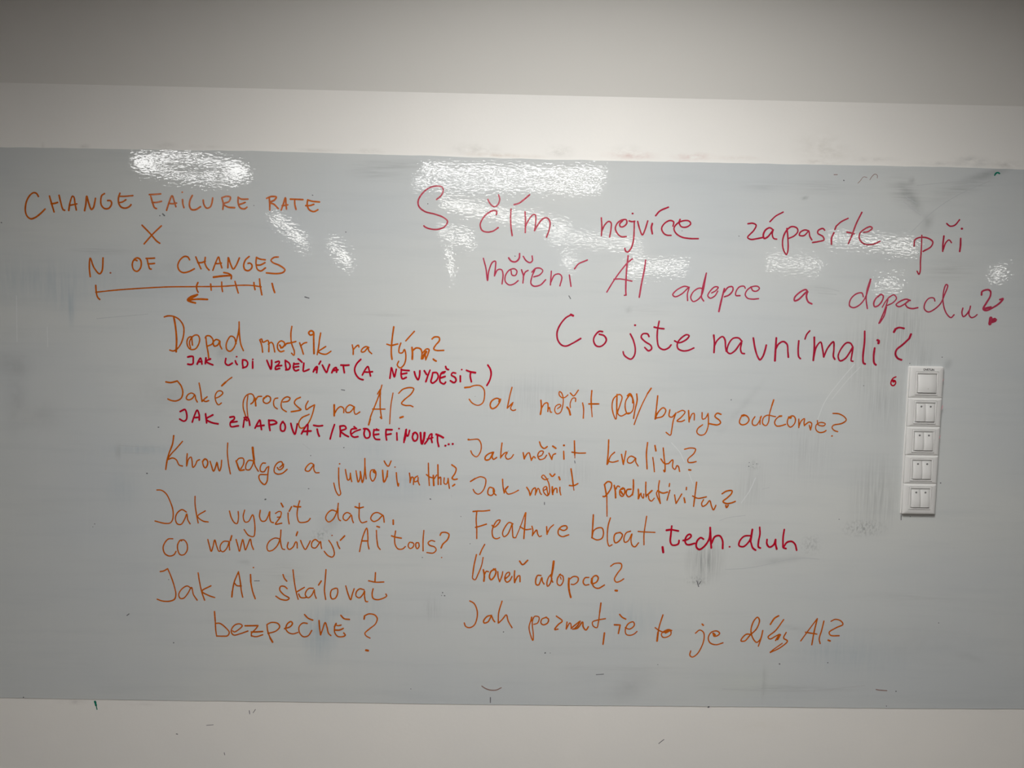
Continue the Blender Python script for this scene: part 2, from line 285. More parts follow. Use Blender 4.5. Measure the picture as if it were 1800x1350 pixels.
INKTEXT = """
L o 3.0 CHANGE FAILURE RATE
O 20 320
W
285,152 265,120 235,112 200,135 165,190 148,260 150,320 170,365 205,388 250,375 310,330 355,285
402,148 425,230 450,315;420,228 455,225 487,215;503,140 520,210 545,290 562,298
605,300 620,210 645,148 660,160 672,230 685,295;618,245 655,238 690,230
772,302 785,235 795,148 815,220 845,290 865,270 880,210 887,172
982,122 955,140 943,190 950,245 985,280 1030,275 1058,225 1045,197 1015,195
1145,118 1130,165 1133,225 1160,265 1205,275 1245,258 1262,238;1135,150 1195,150 1280,143;1130,218 1170,210 1207,187
W
1455,132 1510,130 1575,125;1470,150 1490,220 1510,270 1530,280;1485,215 1530,215 1583,203
1637,298 1665,210 1695,145 1715,195 1735,260;1660,225 1700,228 1742,222
O 300 320
125,185 128,230 140,270;122,107
228,142 205,190 198,250 220,290 265,290 315,260
343,190 350,235 380,275 415,265 435,220 443,168
540,168 555,230 550,288;540,165 590,150 630,160 615,205 555,230 600,262 675,270
712,160 712,220 735,272 780,282 805,265;712,160 740,178 815,180;715,238 760,225 785,215
W
1040,170 1045,235 1045,295;1012,172 1060,153 1115,158 1095,190 1045,215 1090,235 1135,280
1165,295 1190,225 1210,165 1215,220 1222,285;1175,250 1205,245 1235,240
1262,180 1330,182 1395,185;1308,190 1310,240 1322,288
1445,188 1440,240 1460,290 1510,312 1553,292;1450,190 1490,202 1570,210;1425,248 1470,248 1510,235
L o 2.9 X
O 20 320
W
1378,455 1470,550 1530,620 1565,645;1582,462 1490,550 1400,652
L o 2.9 N. OF CHANGES
W
832,998 822,900 832,802 870,900 930,968 955,940 967,800
d3.2 1045,958
W
1325,830 1310,822 1290,825 1275,870 1290,925 1325,942 1360,910 1370,850 1355,812 1325,800 1295,815
1420,805 1465,805 1510,802;1432,815 1445,870 1460,915 1475,918;1440,862 1475,862 1510,858
O 300 320
W
200,820 180,790 145,785 100,820 75,880 90,930 130,955 190,945 250,915
265,790 290,850 320,915;285,850 325,850 365,835;365,795 360,850 380,900 405,928
445,930 475,850 505,790 520,840 540,905;470,860 500,860 535,855
603,905 605,850 608,795 630,860 660,918 690,880 725,800
828,785 790,820 770,880 785,925 820,935 855,905 855,870 835,855 815,858
905,795 900,860 915,920 950,938 1000,905;905,795 940,812 998,820;905,875 945,875 995,850
1135,790 1090,795 1058,825 1080,850 1150,880 1205,925 1190,950 1130,965 1010,958
L o 2.9 the tick-marked scale
W
w3.6 452,1003 540,992 635,985;w3 560,955 610,965 640,985 638,1020
W
w3.4 388,1238 290,1235 180,1245;w3.6 282,1188 215,1210 178,1245 210,1262 260,1275;w3 270,1200 200,1235
W
w2.4 -790,1162 -580,1140 -380,1125 -130,1110 0,1105 270,1103 540,1100 700,1090 850,1090 955,1105
W
-790,1090 -785,1160 -770,1215 -748,1238
W
288,1060 274,1095 277,1135 290,1162
W
422,1075 428,1140
W
538,1055 540,1110 547,1155
W
678,1048 695,1110 713,1170
W
878,1060 882,1100 890,1135
W
937,1022 945,1100 962,1190
W
w3.2 1070,1070 1082,1120 1097,1165
L o 2.7 Dopad metrik na tým?
O 270 540
W
112,103 150,92 210,97 270,130 315,200 315,300 280,400 235,450 205,462 170,452
w3.4 212,98 230,200 242,330 238,470
410,400 405,350 400,312 370,320 352,360 360,410 390,445 440,440 475,390 485,330 465,295 430,297 395,330 378,375 390,430
552,322 560,400 575,480 582,540;545,325 555,305 590,302 625,340 620,385 570,410
690,350 660,340 630,370 640,410 675,400 700,355 700,400 720,440
870,385 850,320 815,305 785,340 765,400 775,450 805,465 845,430 880,330 900,230 902,155;902,155 905,280 920,390 947,458
W
1120,345 1140,400 1150,475;1120,345 1140,335 1150,370 1170,365 1205,350 1215,380 1215,470;1210,390 1240,370 1258,385 1270,430 1278,472
1340,430 1375,410 1380,375 1345,355 1310,385 1310,440 1340,470 1375,460;w3.4 1330,400 1350,428 1385,400
1458,202 1448,280 1455,380 1485,470 1480,508 1455,485;w3 1385,405 1400,385 1450,375 1500,362
1540,375 1560,430 1580,495;1560,400 1585,380 1615,372
w3.4 1680,285 1655,295 1635,270 1660,248 1685,262 1688,330 1690,420 1692,490
O 560 540
22,272 10,340 0,420 -15,500;-10,470 20,450 75,415;0,475 30,490 80,495 130,465
W
355,398 365,450 365,498;365,450 395,415 420,400 425,420
530,425 500,415 460,440 450,470 480,470 520,430 530,460 560,490
W
w3 793,207 780,300 768,420 768,500 775,550;720,390 765,402 835,388
868,378 850,430 850,480 885,480 905,445 920,500 915,570 895,615 860,640 830,610 845,570;1010,255 960,310 920,355
w3.4 985,425 990,480 988,548;w3 990,460 1030,430 1075,440 1090,480 1085,545;1090,490 1140,440 1165,445 1155,490 1130,555;w4.6 1135,470 1110,510 1095,540;1125,470 1128,540
w2.9 1197,335 1220,315 1270,318 1275,350 1235,400 1215,440 1240,455 1320,455
w3.4 1210,548 1228,562 1240,568
L r 3.2 JAK LÍDI VZDĚLÁVAT (A NEVYDĚSIT)
O 270 540
W
360,525 390,518 415,520 418,560 415,595 390,605 360,600
w3.2 460,600 475,565 495,535 505,565 510,600;468,578 510,572
w3.4 552,535 545,595;600,545 552,570 580,590 625,608
W
762,540 757,590 785,612 830,590
862,565 870,590 882,605;876,522
940,555 938,595 945,640;940,555 975,560 993,590 980,625 940,640
1045,572 1045,642;1046,550
W
1195,560 1215,610 1238,655 1245,600 1245,560
w3.2 1285,580 1325,570 1320,600 1290,625 1285,655 1330,645;1290,625 1350,615
1388,560 1392,610 1402,660;1388,560 1430,590 1440,625 1425,655 1395,660
1480,590 1475,640 1495,670 1530,660;1480,600 1530,595;1485,632 1530,625;1525,545 1545,560 1565,580
1585,590 1580,640 1580,675 1640,655
1685,680 1705,640 1725,625 1720,690;1690,660 1725,655;1762,570 1745,600
O 560 540
w3.2 40,610 60,650 85,688 100,645 115,605
140,690 160,650 185,635 190,660 190,685;150,668 205,660
260,615 265,650 272,690;235,610 280,612 320,610
W
445,550 400,600 380,660 400,720 435,755 470,765
462,715 490,660 520,625 535,670 548,725;480,682 520,685 568,680
W
752,750 760,690 768,635 785,690 800,735 812,690 820,655
875,655 870,710 885,755 925,740;870,660 910,665 955,668;875,705 930,695
1010,680 1025,730 1050,765 1065,720 1068,670
1115,670 1140,710;1175,665 1150,730 1132,785
1205,690 1195,740 1185,785 1200,800 1245,770 1262,725 1245,690 1205,690
1335,680 1300,690 1280,740 1285,790 1325,808 1340,790;1290,700 1325,690;1290,745 1335,730;1340,625 1350,650 1370,658
1445,695 1415,690 1400,715 1440,740 1450,775 1430,795 1390,775
1495,725 1495,785;1510,658
1560,665 1600,680 1655,690;1605,685 1600,730 1612,785
W
1785,610 1810,650 1820,700 1805,770 1775,825
L o 2.5 Jaké procesy na AI?
O 270 540
W
w3.2 130,788 180,795 250,778;w2.7 250,778 290,830 308,900 290,960 240,988 190,985 150,968
430,920 400,905 360,925 345,965 370,978 410,960 435,925 445,970 462,1000
480,800 495,880 510,995;510,995 540,965 565,945;515,980 550,995 582,985
650,960 690,945 730,905 715,885 680,885 650,930 660,1000 685,1030 715,1010;w3.4 720,828 760,790;w2.4 745,805 790,765 825,740
W
985,1200 965,1130 945,1060 950,980 985,925 1035,915 1060,950 1050,1000 1025,1020;w2.2 995,930 985,1010 988,1100 1000,1190
w3.2 1070,960 1078,1040;1075,985 1100,945 1140,940
w2.8 1190,945 1160,960 1160,1000 1195,1015 1230,990 1230,950 1195,935 1165,965
w2.5 1310,958 1280,965 1265,1000 1275,1050 1305,1072
1365,1000 1420,990 1440,960 1410,945 1365,970 1345,1020 1355,1070 1400,1102
w2.8 1548,950 1500,975 1485,1010 1530,1060 1555,1080 1500,1095 1452,1102
w2.5 1630,990 1605,1040 1610,1080 1650,1055 1695,1030;1698,1030 1680,1110 1645,1200 1600,1260 1550,1275 1530,1230 1560,1170 1640,1130
O 560 540
W
w3.4 165,1030 165,1090 165,1145;w2.6 170,1120 200,1070 235,1048 265,1070 265,1112
365,1045 330,1030 290,1065 290,1105 325,1110 365,1070 378,1045 375,1100 390,1130 435,1105
W
w2.5 668,822 640,920 590,1050 550,1150 528,1240;w3.2 545,1180 528,1240;w2.6 622,915 645,880 650,960 650,1060 665,1175;w3.2 650,870 650,920;w2.6 665,1175 650,1160;570,1075 700,1075
w2.2 785,905 765,1020 755,1130 750,1230
w2.6 845,908 890,865 960,848 1003,858 980,910 900,980 875,1015 910,1035 970,1038 995,1050;w3.6 860,1165 890,1155
L r 3.2 JAK ZMAPOVAT / REDEFINOVAT...
O 270 540
W
280,1100 310,1085 330,1078 350,1130 345,1185 320,1202 275,1180
408,1212 430,1145 460,1085 480,1130 482,1190;425,1165 480,1160
548,1125 560,1220;625,1135 555,1180 610,1215 680,1230
W
805,1160 850,1155 850,1180 810,1215 815,1258 895,1250;815,1215 880,1205
945,1265 955,1190;955,1165 985,1160 1005,1190 1015,1245;960,1180 985,1195
1070,1275 1095,1225 1120,1190 1130,1240 1138,1290;1085,1255 1165,1245
1215,1190 1220,1250 1228,1300;1215,1195 1270,1195 1300,1220 1260,1235 1220,1240
1365,1205 1340,1240 1345,1300 1375,1305 1390,1265 1375,1220 1355,1210
1448,1225 1465,1290 1490,1340 1505,1290 1515,1230
1560,1335 1590,1280 1625,1235 1625,1290 1620,1345;1570,1310 1660,1305
1688,1245 1735,1252 1782,1248;1725,1285 1735,1330 1748,1360
W
O 560 640
168,638 150,690 135,740 122,790
W
225,655 230,710 228,765;225,655 275,652 290,680 235,705 270,740 315,765
400,680 345,690 345,750 375,770 415,765;w2.8 345,740 385,710 440,690;375,660 400,680
w3.4 490,680 480,740 500,780 535,770 540,720 515,685 475,682
585,690 580,750 600,790 645,795;585,695 635,695;585,745 635,738;610,685 625,695
712,690 710,750 718,800;712,690 775,692;715,745 765,735
825,725 828,800;848,680
900,825 910,760 925,685 925,740 940,760 960,700;w4.5 905,800 918,740
w3.4 1005,725 990,770 1010,810 1035,800 1045,750 1020,720 995,735
w4.2 1075,725 1080,790 1090,840 1110,790 1118,725
w3.2 1120,840 1150,800 1175,745 1195,735 1190,790 1198,825;w2.8 1145,790 1205,775
w3.6 1240,740 1280,755 1315,775;1255,745 1255,810 1268,868
d4 1338,860
d4 1372,845
d4 1415,842
L o 2.5 Knowledge a junioři na trhu?
O 270 740
W
w3 212,155 200,240 160,350 140,430 128,510;w2.5 305,215 240,290 180,355 150,405 200,390 240,410 270,465 305,475
355,345 350,400 348,475;w2.5 350,470 370,400 395,380 405,420 415,490 440,465 460,420 485,408
w2.8 540,400 520,420 525,470 545,495 565,470 570,425 545,400 515,430
w2.6 595,425 610,470 632,530 655,480 668,435 680,490 695,528 710,490 718,415
w2.4 782,232 778,330 790,450 810,558
w3 870,420 895,490 910,520 955,515;w2.5 870,430 900,395 945,395 950,450 920,505
w2.5 1050,420 1005,415 975,460 975,510 1010,515 1045,460 1060,400;w4 1045,280 1050,340 1060,410;w2.4 1060,410 1070,470 1105,530
1180,445 1150,445 1125,490 1130,530 1165,535 1195,490 1215,480;1215,485 1205,560 1195,640 1170,670 1130,640 1110,590 1120,568 1195,565
1330,490 1360,460 1350,430 1310,440 1275,490 1275,540 1310,560 1360,550 1408,510;1305,490 1325,515 1365,490 1370,455
W
1690,460 1660,445 1615,480 1600,520 1635,530 1670,490 1690,460 1690,510 1710,545 1745,545
O 560 640
W
212,1095 212,1200 220,1300 232,1370 215,1385 185,1345 160,1255;d3 222,1052
283,1112 295,1180 310,1225 330,1210 335,1160;335,1150 340,1200 350,1240
395,1125 405,1190 418,1245 440,1190 440,1130 450,1190 462,1250 480,1180 488,1090 488,995;490,1080 495,1150 502,1210
w2.6 590,1115 555,1120 545,1190 570,1235 600,1190 600,1130 575,1115;w4 580,1135 595,1145
w3 675,1120 680,1190 690,1245 715,1200 728,1125;728,1125 725,1190
692,1022 710,1055 735,1078 765,1022
820,1145 825,1210 840,1290 845,1260;d2.6 806,1086
W
w2.6 958,1150 965,1200 965,1250;965,1240 985,1190 1000,1200 1000,1270
1045,1180 1015,1200 1010,1240 1045,1230 1050,1190 1050,1240 1065,1275
W
1158,1045 1160,1140 1168,1280;1137,1165 1170,1190 1205,1200
w3.4 1210,1175 1215,1280;1220,1210 1245,1170;w2.8 1258,1062 1260,1160 1262,1270;1265,1210 1285,1190 1290,1270
1325,1200 1325,1260 1350,1265 1365,1220 1365,1205;1368,1210 1372,1260 1380,1310
w2.8 1405,1062 1450,1100 1440,1150 1408,1205 1430,1218 1462,1212;w3.4 1415,1285 1435,1270
L o 2.5 Jak využít data,
O 260 860
W
95,8 140,10 190,45 235,130 265,230 260,320 235,355 180,360 75,335
405,240 360,215 310,250 290,310 310,365 350,370 390,310 410,260 420,320 445,365
497,75 497,150 510,250 530,355;605,228 525,285 580,335 635,345
W
860,230 880,300 915,355 940,362 955,300 952,235
1020,220 1005,290 1025,345 1060,340 1105,270 1125,350 1128,440 1115,498 1060,485 1015,425
1185,222 1178,290 1200,335 1235,335 1265,290 1285,235 1285,300 1300,345 1325,352
w2.3 1345,255 1380,235 1405,240 1395,290 1365,295;1400,290 1370,330 1345,368 1412,358;w3 1405,148 1425,185
w2.5 1478,250 1480,310 1490,365;w3 1515,185 1490,232
1600,122 1580,200 1575,290 1595,345 1640,350 1690,335 1712,308;w3 1538,178 1575,185 1610,185
O 540 860
W
w2.5 310,235 260,220 210,260 195,310 225,345 270,320 300,270 322,200 328,148;325,200 325,280 335,320 352,332
455,260 420,245 385,270 380,310 410,330 450,290 465,270 475,320 487,352
550,148 548,230 550,310 575,352 628,340;w3 505,185 545,198 592,188
790,270 740,245 695,260 670,310 700,340 745,325 785,285 800,275 808,310 812,348
w3 907,325 908,370
L o 2.5 co nám dávají AI tools?
O 260 860
W
262,522 215,525 175,570 160,620 180,680 230,705 275,690 297,655
355,545 345,535 315,580 315,640 340,690 380,690 415,640 410,570 380,535 350,535
W
632,530 650,600 668,655 685,610 705,535 725,600 750,655 765,650
w2.5 850,550 800,550 765,590 765,640 790,660 830,625 860,550 858,600 862,640;w3 884,490 870,540
w2.5 930,530 950,600 965,655 985,580 1000,530 1015,590 1028,640 1055,580 1080,525 1095,590 1113,635
W
1395,525 1340,515 1280,550 1255,610 1270,650 1310,645 1360,600 1395,520 1403,430;1395,520 1405,590 1420,630 1442,635
1480,560 1470,610 1490,635 1530,610 1560,555 1570,560 1575,620;w3 1578,450 1565,488
w2.5 1610,540 1635,600 1660,635 1690,590 1712,545
O 540 860
120,555 85,530 50,560 50,610 85,620 120,580 140,550 145,590 152,625
228,540 255,580 280,640 285,690 265,715 220,700 180,655;d2.6 262,487
315,555 325,590 343,625;w3 395,492 350,538
W
w2.5 552,658 565,590 590,490 628,410 640,500 640,570 652,630;w3 585,545 640,545
w2.5 730,435 735,530 750,610 770,635;w3 735,392 762,400
W
w2.5 932,440 922,520 930,590 960,630 1005,630 1035,605;w3 890,492 930,505 992,516
w2.5 1110,565 1080,560 1065,600 1085,625 1115,610 1125,575 1105,560
1175,565 1150,565 1145,605 1160,628 1180,605 1178,572
1230,435 1222,540 1222,650
1345,550 1310,540 1275,565 1290,590 1345,610 1360,640 1330,672 1262,668
w2.7 1402,485 1415,460 1460,455 1495,475 1480,530 1430,580 1412,620;d2.5 1418,720
L o 2.6 Jak AI škálovat
O 260 860
W
130,868 165,862 208,838;208,838 240,910 280,1030 295,1110 280,1160 220,1182 150,1178 98,1160
w2.5 455,1045 415,1020 360,1050 325,1110 340,1150 375,1150 420,1100 460,1035 480,1110 520,1170
530,882 545,980 570,1090 598,1170;665,1018 570,1075 640,1120 705,1142
W
w3.2 885,1135 890,1080;w2.6 890,1080 910,980 955,870;955,870 975,980 985,1070 1000,1138;915,990 935,1015 985,1020
w3 1082,900 1085,980;w2.6 1085,980 1105,1080 1132,1155;d3 1113,826
W
w2.8 1468,1048 1440,1025 1400,1025 1390,1060 1430,1110 1490,1150 1470,1168 1400,1160 1350,1128;w2.8 1425,900 1440,940 1465,970
w2.6 1530,850 1545,980 1565,1090 1585,1160;1650,1035 1565,1085;1590,1105 1610,1140 1650,1145 1670,1140
O 540 860
65,1045 20,1045 -10,1075 -20,1115 10,1145 45,1120 75,1060;75,1060 80,1110 95,1150;w3 148,968 120,1010
w2.6 198,848 190,960 182,1070 195,1162
300,1045 260,1060 245,1110 260,1155 295,1150 322,1090 315,1045 290,1045
407,1020 430,1100 458,1165 475,1110 495,1050
600,1060 555,1050 520,1080 515,1125 550,1145 590,1105 605,1070 605,1130 620,1185 638,1185
695,1050 685,1100 695,1150 740,1165 800,1150 838,1125 830,1105;w2.8 720,880 715,970;w2.6 648,965 720,980 808,978
L o 2.6 bezpečně?
O 360 960
W
w3 102,690 110,790;w2.5 110,790 115,880 125,950;112,815 160,815 230,870 258,910 240,945 190,950 130,948
300,900 290,890 310,905 350,885 395,840 370,820 320,830 285,870 280,910 305,938 370,925 455,895
w3 425,840 560,838;w2.5 560,840 540,870 505,905 490,925 495,950;w3 490,905 530,905 610,900;w2.6 490,945 540,955 610,935
w2.6 655,828 665,900 690,970;w3.4 690,970 715,1012;w2.6 655,828 700,805 770,815 790,850 750,895 665,920
w2.8 840,870 900,850 925,815 910,795 870,820 850,870;w2.5 850,870 880,910 930,925 982,910
1080,815 1035,810 995,850 1000,915 1040,955 1090,945 1128,890;w2.9 1052,722 1090,760 1138,780
w3 1205,785 1212,870 1222,935;w2.6 1222,935 1245,870 1270,805 1290,860 1305,920 1330,943
w3 1385,815 1368,850;w2.6 1368,850 1370,910 1400,950 1450,955 1482,940 1465,915;w2.4 1375,825 1400,838 1438,832;w2.8 1370,885 1420,885 1460,868
w3 1435,730 1470,765 1525,773
W
w3 1680,770 1685,735;w2.6 1685,735 1730,715 1790,725 1818,760 1800,820 1740,870 1688,920 1700,945 1742,970
w4 1700,1098 1722,1102
L c 2.8 S čím nejvíce zápasíte při
O 710 310
W
345,243 390,205 415,150 400,112 350,102 270,120 195,180 150,260 160,320 220,370 330,400 420,435 460,475 430,530 360,558 280,555 225,535 210,522
W
975,403 978,370 950,360 890,385 835,440 805,510 825,570 880,588 945,575 995,540;885,243 915,295 955,320 990,300 1010,240 998,195
1130,345 1125,440 1130,540 1142,625;w3 1163,298 1210,285 1260,250 1325,195
1278,375 1282,480 1280,592;w2.6 1282,530 1310,470 1360,405 1385,405 1390,480 1378,572;1378,572 1420,500 1470,445 1515,440 1540,480 1535,550 1505,640
O 1000 330
W
342,318 348,420 343,505;w2.7 348,455 380,390 420,355 445,370 445,430 430,520
570,345 535,385 545,412 575,410 610,375 605,338 560,340 510,375 490,430 510,480 550,515 605,515
635,350 665,358 695,352;690,360 688,450 680,560 655,640 620,678 600,670 590,640;d3.6 672,272
725,355 745,430 775,498 800,450 832,350
w3.4 880,378 870,420 880,485;w2.8 915,295 960,245 1050,205
1098,405 1105,360 1070,345 1010,375 978,430 1000,480 1035,500 1078,502
w3.2 1172,335 1160,370;w2.7 1160,370 1185,410 1240,415 1285,380 1265,350 1200,350 1140,380 1108,430 1130,480 1190,520 1270,535 1365,537
O 1270 340
W
268,320 320,315 355,335 330,390 265,465 300,485 360,478 425,465
w3.2 535,385 500,362 455,385 430,440 440,475 475,460 535,385;535,385 525,430 540,475 572,482;w2.6 500,298 560,240 640,197
w2.8 680,370 690,480 690,600 675,645 645,600 633,520 645,450 680,385 730,350 785,365 795,400 760,445 690,478
910,395 870,385 820,410 810,440 860,445 910,400 920,450 942,490
1078,388 1060,370 1010,390 1005,420 1060,455 1070,490 1010,508 950,518
w3.4 1175,415 1150,470 1150,535;w3 1185,380 1200,345;w2.6 1200,345 1250,300 1325,262
w3 1470,200 1410,320 1370,430 1328,528;1312,408 1350,415 1390,425
1490,410 1540,400 1580,365 1560,350 1500,375 1450,420 1445,480 1490,530 1560,540 1620,525 1660,505
O 1500 360
W
w2.6 722,322 718,450 708,600 705,700 692,735 672,700;640,435 650,370 700,345 780,350 838,390 820,440 735,492
w3.2 955,330 945,420 943,490;w2.6 950,470 975,400 1010,370 1035,400;985,198 1020,225 1070,215 1120,158
w3.2 1132,355 1130,430 1122,492;d4.2 1145,252
L p 2.5 měření AI adopce a dopadu?
O 710 310
W
838,865 865,970 882,1100 895,1000 935,905 965,895 965,960 955,1050;955,1050 990,985 1030,985 1045,1030 1035,1135
1130,995 1140,1040 1175,1045 1192,1000 1165,975 1110,990 1070,1050 1070,1110 1110,1145 1160,1135 1205,1100
1240,985 1260,1050 1255,1125;1258,1065 1280,1010 1310,992
1370,1060 1430,1040 1465,995 1440,970 1390,970 1350,1010;1385,975 1350,1060 1340,1130 1370,1158 1440,1145 1495,1090
1555,1000 1545,1145;1548,1120 1590,1040 1640,1030 1665,1060 1645,1155
1745,1040 1762,1160
w3 1105,860 1135,895 1180,900 1215,865 1220,815;1258,843 1290,890 1330,910 1355,890 1352,840
O 1000 330
60,855 100,805 195,762
W
w3 625,718 610,850 602,980 600,1080 602,1130;w2.6 670,750 620,790 560,860 480,970 400,1100;475,965 540,962 665,985;585,1135 605,1132
w3 810,765 795,870 770,990 742,1155
W
1270,1050 1215,1040 1130,1085 1095,1130 1120,1150 1190,1120 1265,1055 1250,1120 1252,1190
1420,1065 1370,1060 1310,1100 1285,1160 1310,1200 1360,1180 1405,1120 1450,900;1450,900 1420,1010 1402,1100 1400,1160 1422,1195
1505,1110 1550,1085 1575,1050 1540,1045 1490,1090 1465,1140 1490,1165 1540,1140 1570,1090
w3.2 1640,1065 1610,1180 1582,1305;w2.7 1640,1100 1680,1050 1725,1045 1730,1080 1690,1130 1640,1150
O 1270 340
240,1000 230,980 180,985 145,1030 140,1075 185,1078
300,985 320,1025 360,1030 390,1000 370,980 310,985 260,1020 240,1070 265,1105 320,1115 380,1110
W
w3.2 900,1040 880,1015 820,1040 760,1100 760,1132 800,1120 890,1040 885,1090 905,1145 942,1165
W
w2.6 1485,1090 1470,1050 1410,1060 1350,1120 1340,1185 1380,1205 1440,1180 1500,1110 1540,1000 1565,905;1560,905 1525,1020 1515,1120 1528,1215
O 1500 360
w2.8 290,945 240,985 215,1040 225,1075 260,1065 305,1010 315,960 290,945 260,970
w2.4 305,1080 340,1020 385,970 430,950 455,985 420,1030 350,1065;365,1000 330,1110 270,1250;350,1080 325,1170 280,1245
w2.7 600,1010 560,995 490,1020 450,1055 480,1075 550,1040 600,1000 550,1045 570,1080 620,1095 680,1085
860,1015 850,985 800,985 755,1040 750,1100 790,1130 850,1105 920,1040 965,940 995,850 980,840 960,880 945,1000 965,1110 1000,1170 1030,1190 1062,1160
w2.8 1155,1090 1145,1140 1160,1180 1190,1160 1225,1110 1235,1070;1225,1110 1220,1160 1245,1190 1280,1180 1305,1158
w3.4 1352,950 1358,915 1420,895 1445,910 1445,960 1400,1040 1370,1100 1400,1115 1480,1080 1550,1030 1580,990 1545,1000;w4 1385,1095 1450,1080
w6 1450,1195 1440,1255;w8 1465,1225 1490,1215;1455,1200 1510,1212
L c 3.1 Co jste navnímali?
O 950 510
W
w4 345,270 320,258;w3.1 330,258 270,290 205,370 175,450 185,530 225,580 270,590 340,560 425,510
655,438 620,435 575,480 560,530 585,585 630,595 680,560 695,520 670,480 620,465
W
948,462 980,530 1000,620 990,690 955,728 910,710 880,680 872,650;d4 998,370
1145,490 1130,462 1080,462 1062,495 1100,540 1165,585 1172,620 1140,640 1100,605
1252,328 1235,420 1232,520 1250,600 1300,628 1350,610 1378,578;w3.4 1200,390 1250,402 1302,408
w3.1 1415,535 1460,555 1540,520 1568,480 1540,470 1480,510 1445,560 1450,615 1500,640 1560,635 1618,610
O 1230 520
W
w3.4 148,415 155,500 150,598;w3.1 155,530 185,470 240,430 265,460 272,540 280,585
445,480 410,445 350,450 300,520 290,590 320,610 370,580 440,490 430,560 445,605 472,610
w3.3 565,445 585,560 610,640 635,675 665,640 690,570 702,520
w3.6 808,445 800,560 793,685;w3.2 803,560 830,510 880,482 920,510 930,590 935,648
w3.3 1045,475 1038,570 1045,645 1062,662;1110,455 1130,405 1160,370
w3.6 1208,438 1208,560 1198,680;w3.1 1200,660 1230,540 1275,488 1295,560 1308,645;1308,645 1350,550 1410,485 1415,560 1410,640 1425,670
1615,540 1590,500 1550,495 1490,560 1460,640 1480,685 1530,665 1580,600 1615,540 1605,620 1598,685 1615,690
w3.6 1740,375 1738,480 1722,640 1728,710 1745,718
O 1400 540
w3.8 825,432 815,510 820,590 838,608;w4.4 855,348 870,355 865,380
w4 1028,262 1045,230;w3.3 1045,230 1080,215 1135,223;w4 1208,285 1190,330;w3.6 1190,330 1120,395 1055,450 1045,500 1070,540 1108,555
L r 3.6 the figure 6
O 1400 540
W
w2.3 1050,734 1018,750 998,785 998,815 1018,828 1040,815 1048,790 1036,772 1010,780;w2.2 1008,765 1046,778 1020,790
L o 2.4 Jak měřit ROI / byznys outcome?
O 810 660
W
w3.2 42,128 100,122;w2.4 90,123 150,105 210,110 245,150 250,220 230,290 180,315 120,290 88,250
w2.8 418,255 380,240 325,270 310,320 330,350 370,335 410,280 420,250;w3.8 410,255 405,275
540,125 520,200 490,345;490,345 525,310 550,285;w2.4 545,300 525,350 550,370 578,362
W
w3 845,262 850,340 840,410;w2.5 850,350 885,295 915,290 920,340 918,380;920,360 935,335 945,385 958,388
w2.2 1020,350 1055,320 1045,305 1005,320 990,370 1015,405 1050,390 1075,320 1080,240 1060,180 1040,170 1038,205 1070,235 1100,230 1130,205
w3.4 1120,335 1140,360 1155,415;w2.2 1155,340 1155,290 1180,240 1210,240 1210,275;1155,185 1190,215 1240,155
w2.6 1285,290 1295,350 1292,450
w2.8 1382,160 1375,250 1378,340;w2.2 1378,340 1385,435;w2.8 1350,300 1455,300
O 1050 660
W
w2.8 208,200 205,300 205,400;w2.4 205,400 195,462 170,410 155,320 175,240 235,200 260,225 240,310 215,400 250,428 310,400 340,395
340,205 300,270 295,350 320,405 365,380 385,310 370,230 345,190 315,215;345,205 370,240 372,290
w2.8 415,195 420,260 400,350 382,452
w3 568,135 530,190;w2.3 530,190 470,310 420,430 388,518
W
w2.8 637,215 625,330 610,460;w2.6 610,460 640,390 695,340 722,365 690,430 620,450
w2.6 765,362 758,430 785,440 825,400;830,395 800,480 785,570 770,630 725,600
845,390 900,368 925,385 885,440 840,480 890,485 920,470
w2.8 962,370 965,420 968,490;970,470 1000,405 1020,400 1022,470
1105,392 1110,460 1140,450 1168,400;w2.4 1168,400 1172,470 1165,550 1130,620 1080,628 1050,600 1060,560 1110,520
w2.7 1305,410 1265,398 1240,430 1290,475 1300,500 1270,520 1180,508
O 1250 690
W
w2.6 375,245 340,235 310,270 300,320 325,340 370,330 400,290 385,255 360,240;w4 325,245 350,240
462,255 435,300 440,340 475,345 510,300 530,250;520,260 515,335
w3 660,78 640,140;w2.4 640,140 615,230 605,310 580,348 545,330 550,270 590,240 680,255
w3.4 742,248 720,250;w2.5 720,250 685,280 670,320 690,352 740,350 785,335
855,245 815,270 805,330 835,365 875,335 890,280 870,248 840,250;w4 820,262 840,265
925,280 925,370;925,360 950,300 985,275 980,320 985,350;985,345 1010,325 1035,310 1060,325 1048,395;1035,345 1048,395
w2.3 1120,295 1130,340 1190,350 1205,330 1160,315 1110,340 1105,390 1140,420 1190,415 1212,400
w2.4 1285,220 1350,225 1410,260 1425,290 1380,325 1290,345 1275,370 1300,400 1335,412;d3.2 1275,458
L o 2.5 Jak měřit kvalitu?
O 810 660
W
d4 82,676;w2.4 82,680 130,675 185,675 215,730 205,810 165,858 125,835 105,795
w2.8 340,810 295,825 258,860 260,890 300,885 345,805 330,860 345,885 378,865
435,712 425,790 420,870;420,865 460,820 490,810 470,850 490,882 530,870 555,835
W
w2.8 658,815 670,880;670,875 700,825 720,815 735,860 745,895;745,890 770,855 785,870
w2.4 825,855 855,840 870,800 835,800 812,840 830,885 880,875 905,840
w2.6 930,820 960,885;960,880 975,835 1000,825
830,700 850,750 880,770 912,750;w3 970,745 1003,768
w2.8 1085,800 1088,882;d4 1088,737
w2.8 1198,690 1202,840;1172,808 1240,818 1315,818
w1.6 1202,840 1203,870
O 1050 660
W
w2.8 120,680 115,800 103,938;110,930 140,850 182,810;w2.5 120,905 160,915 220,900
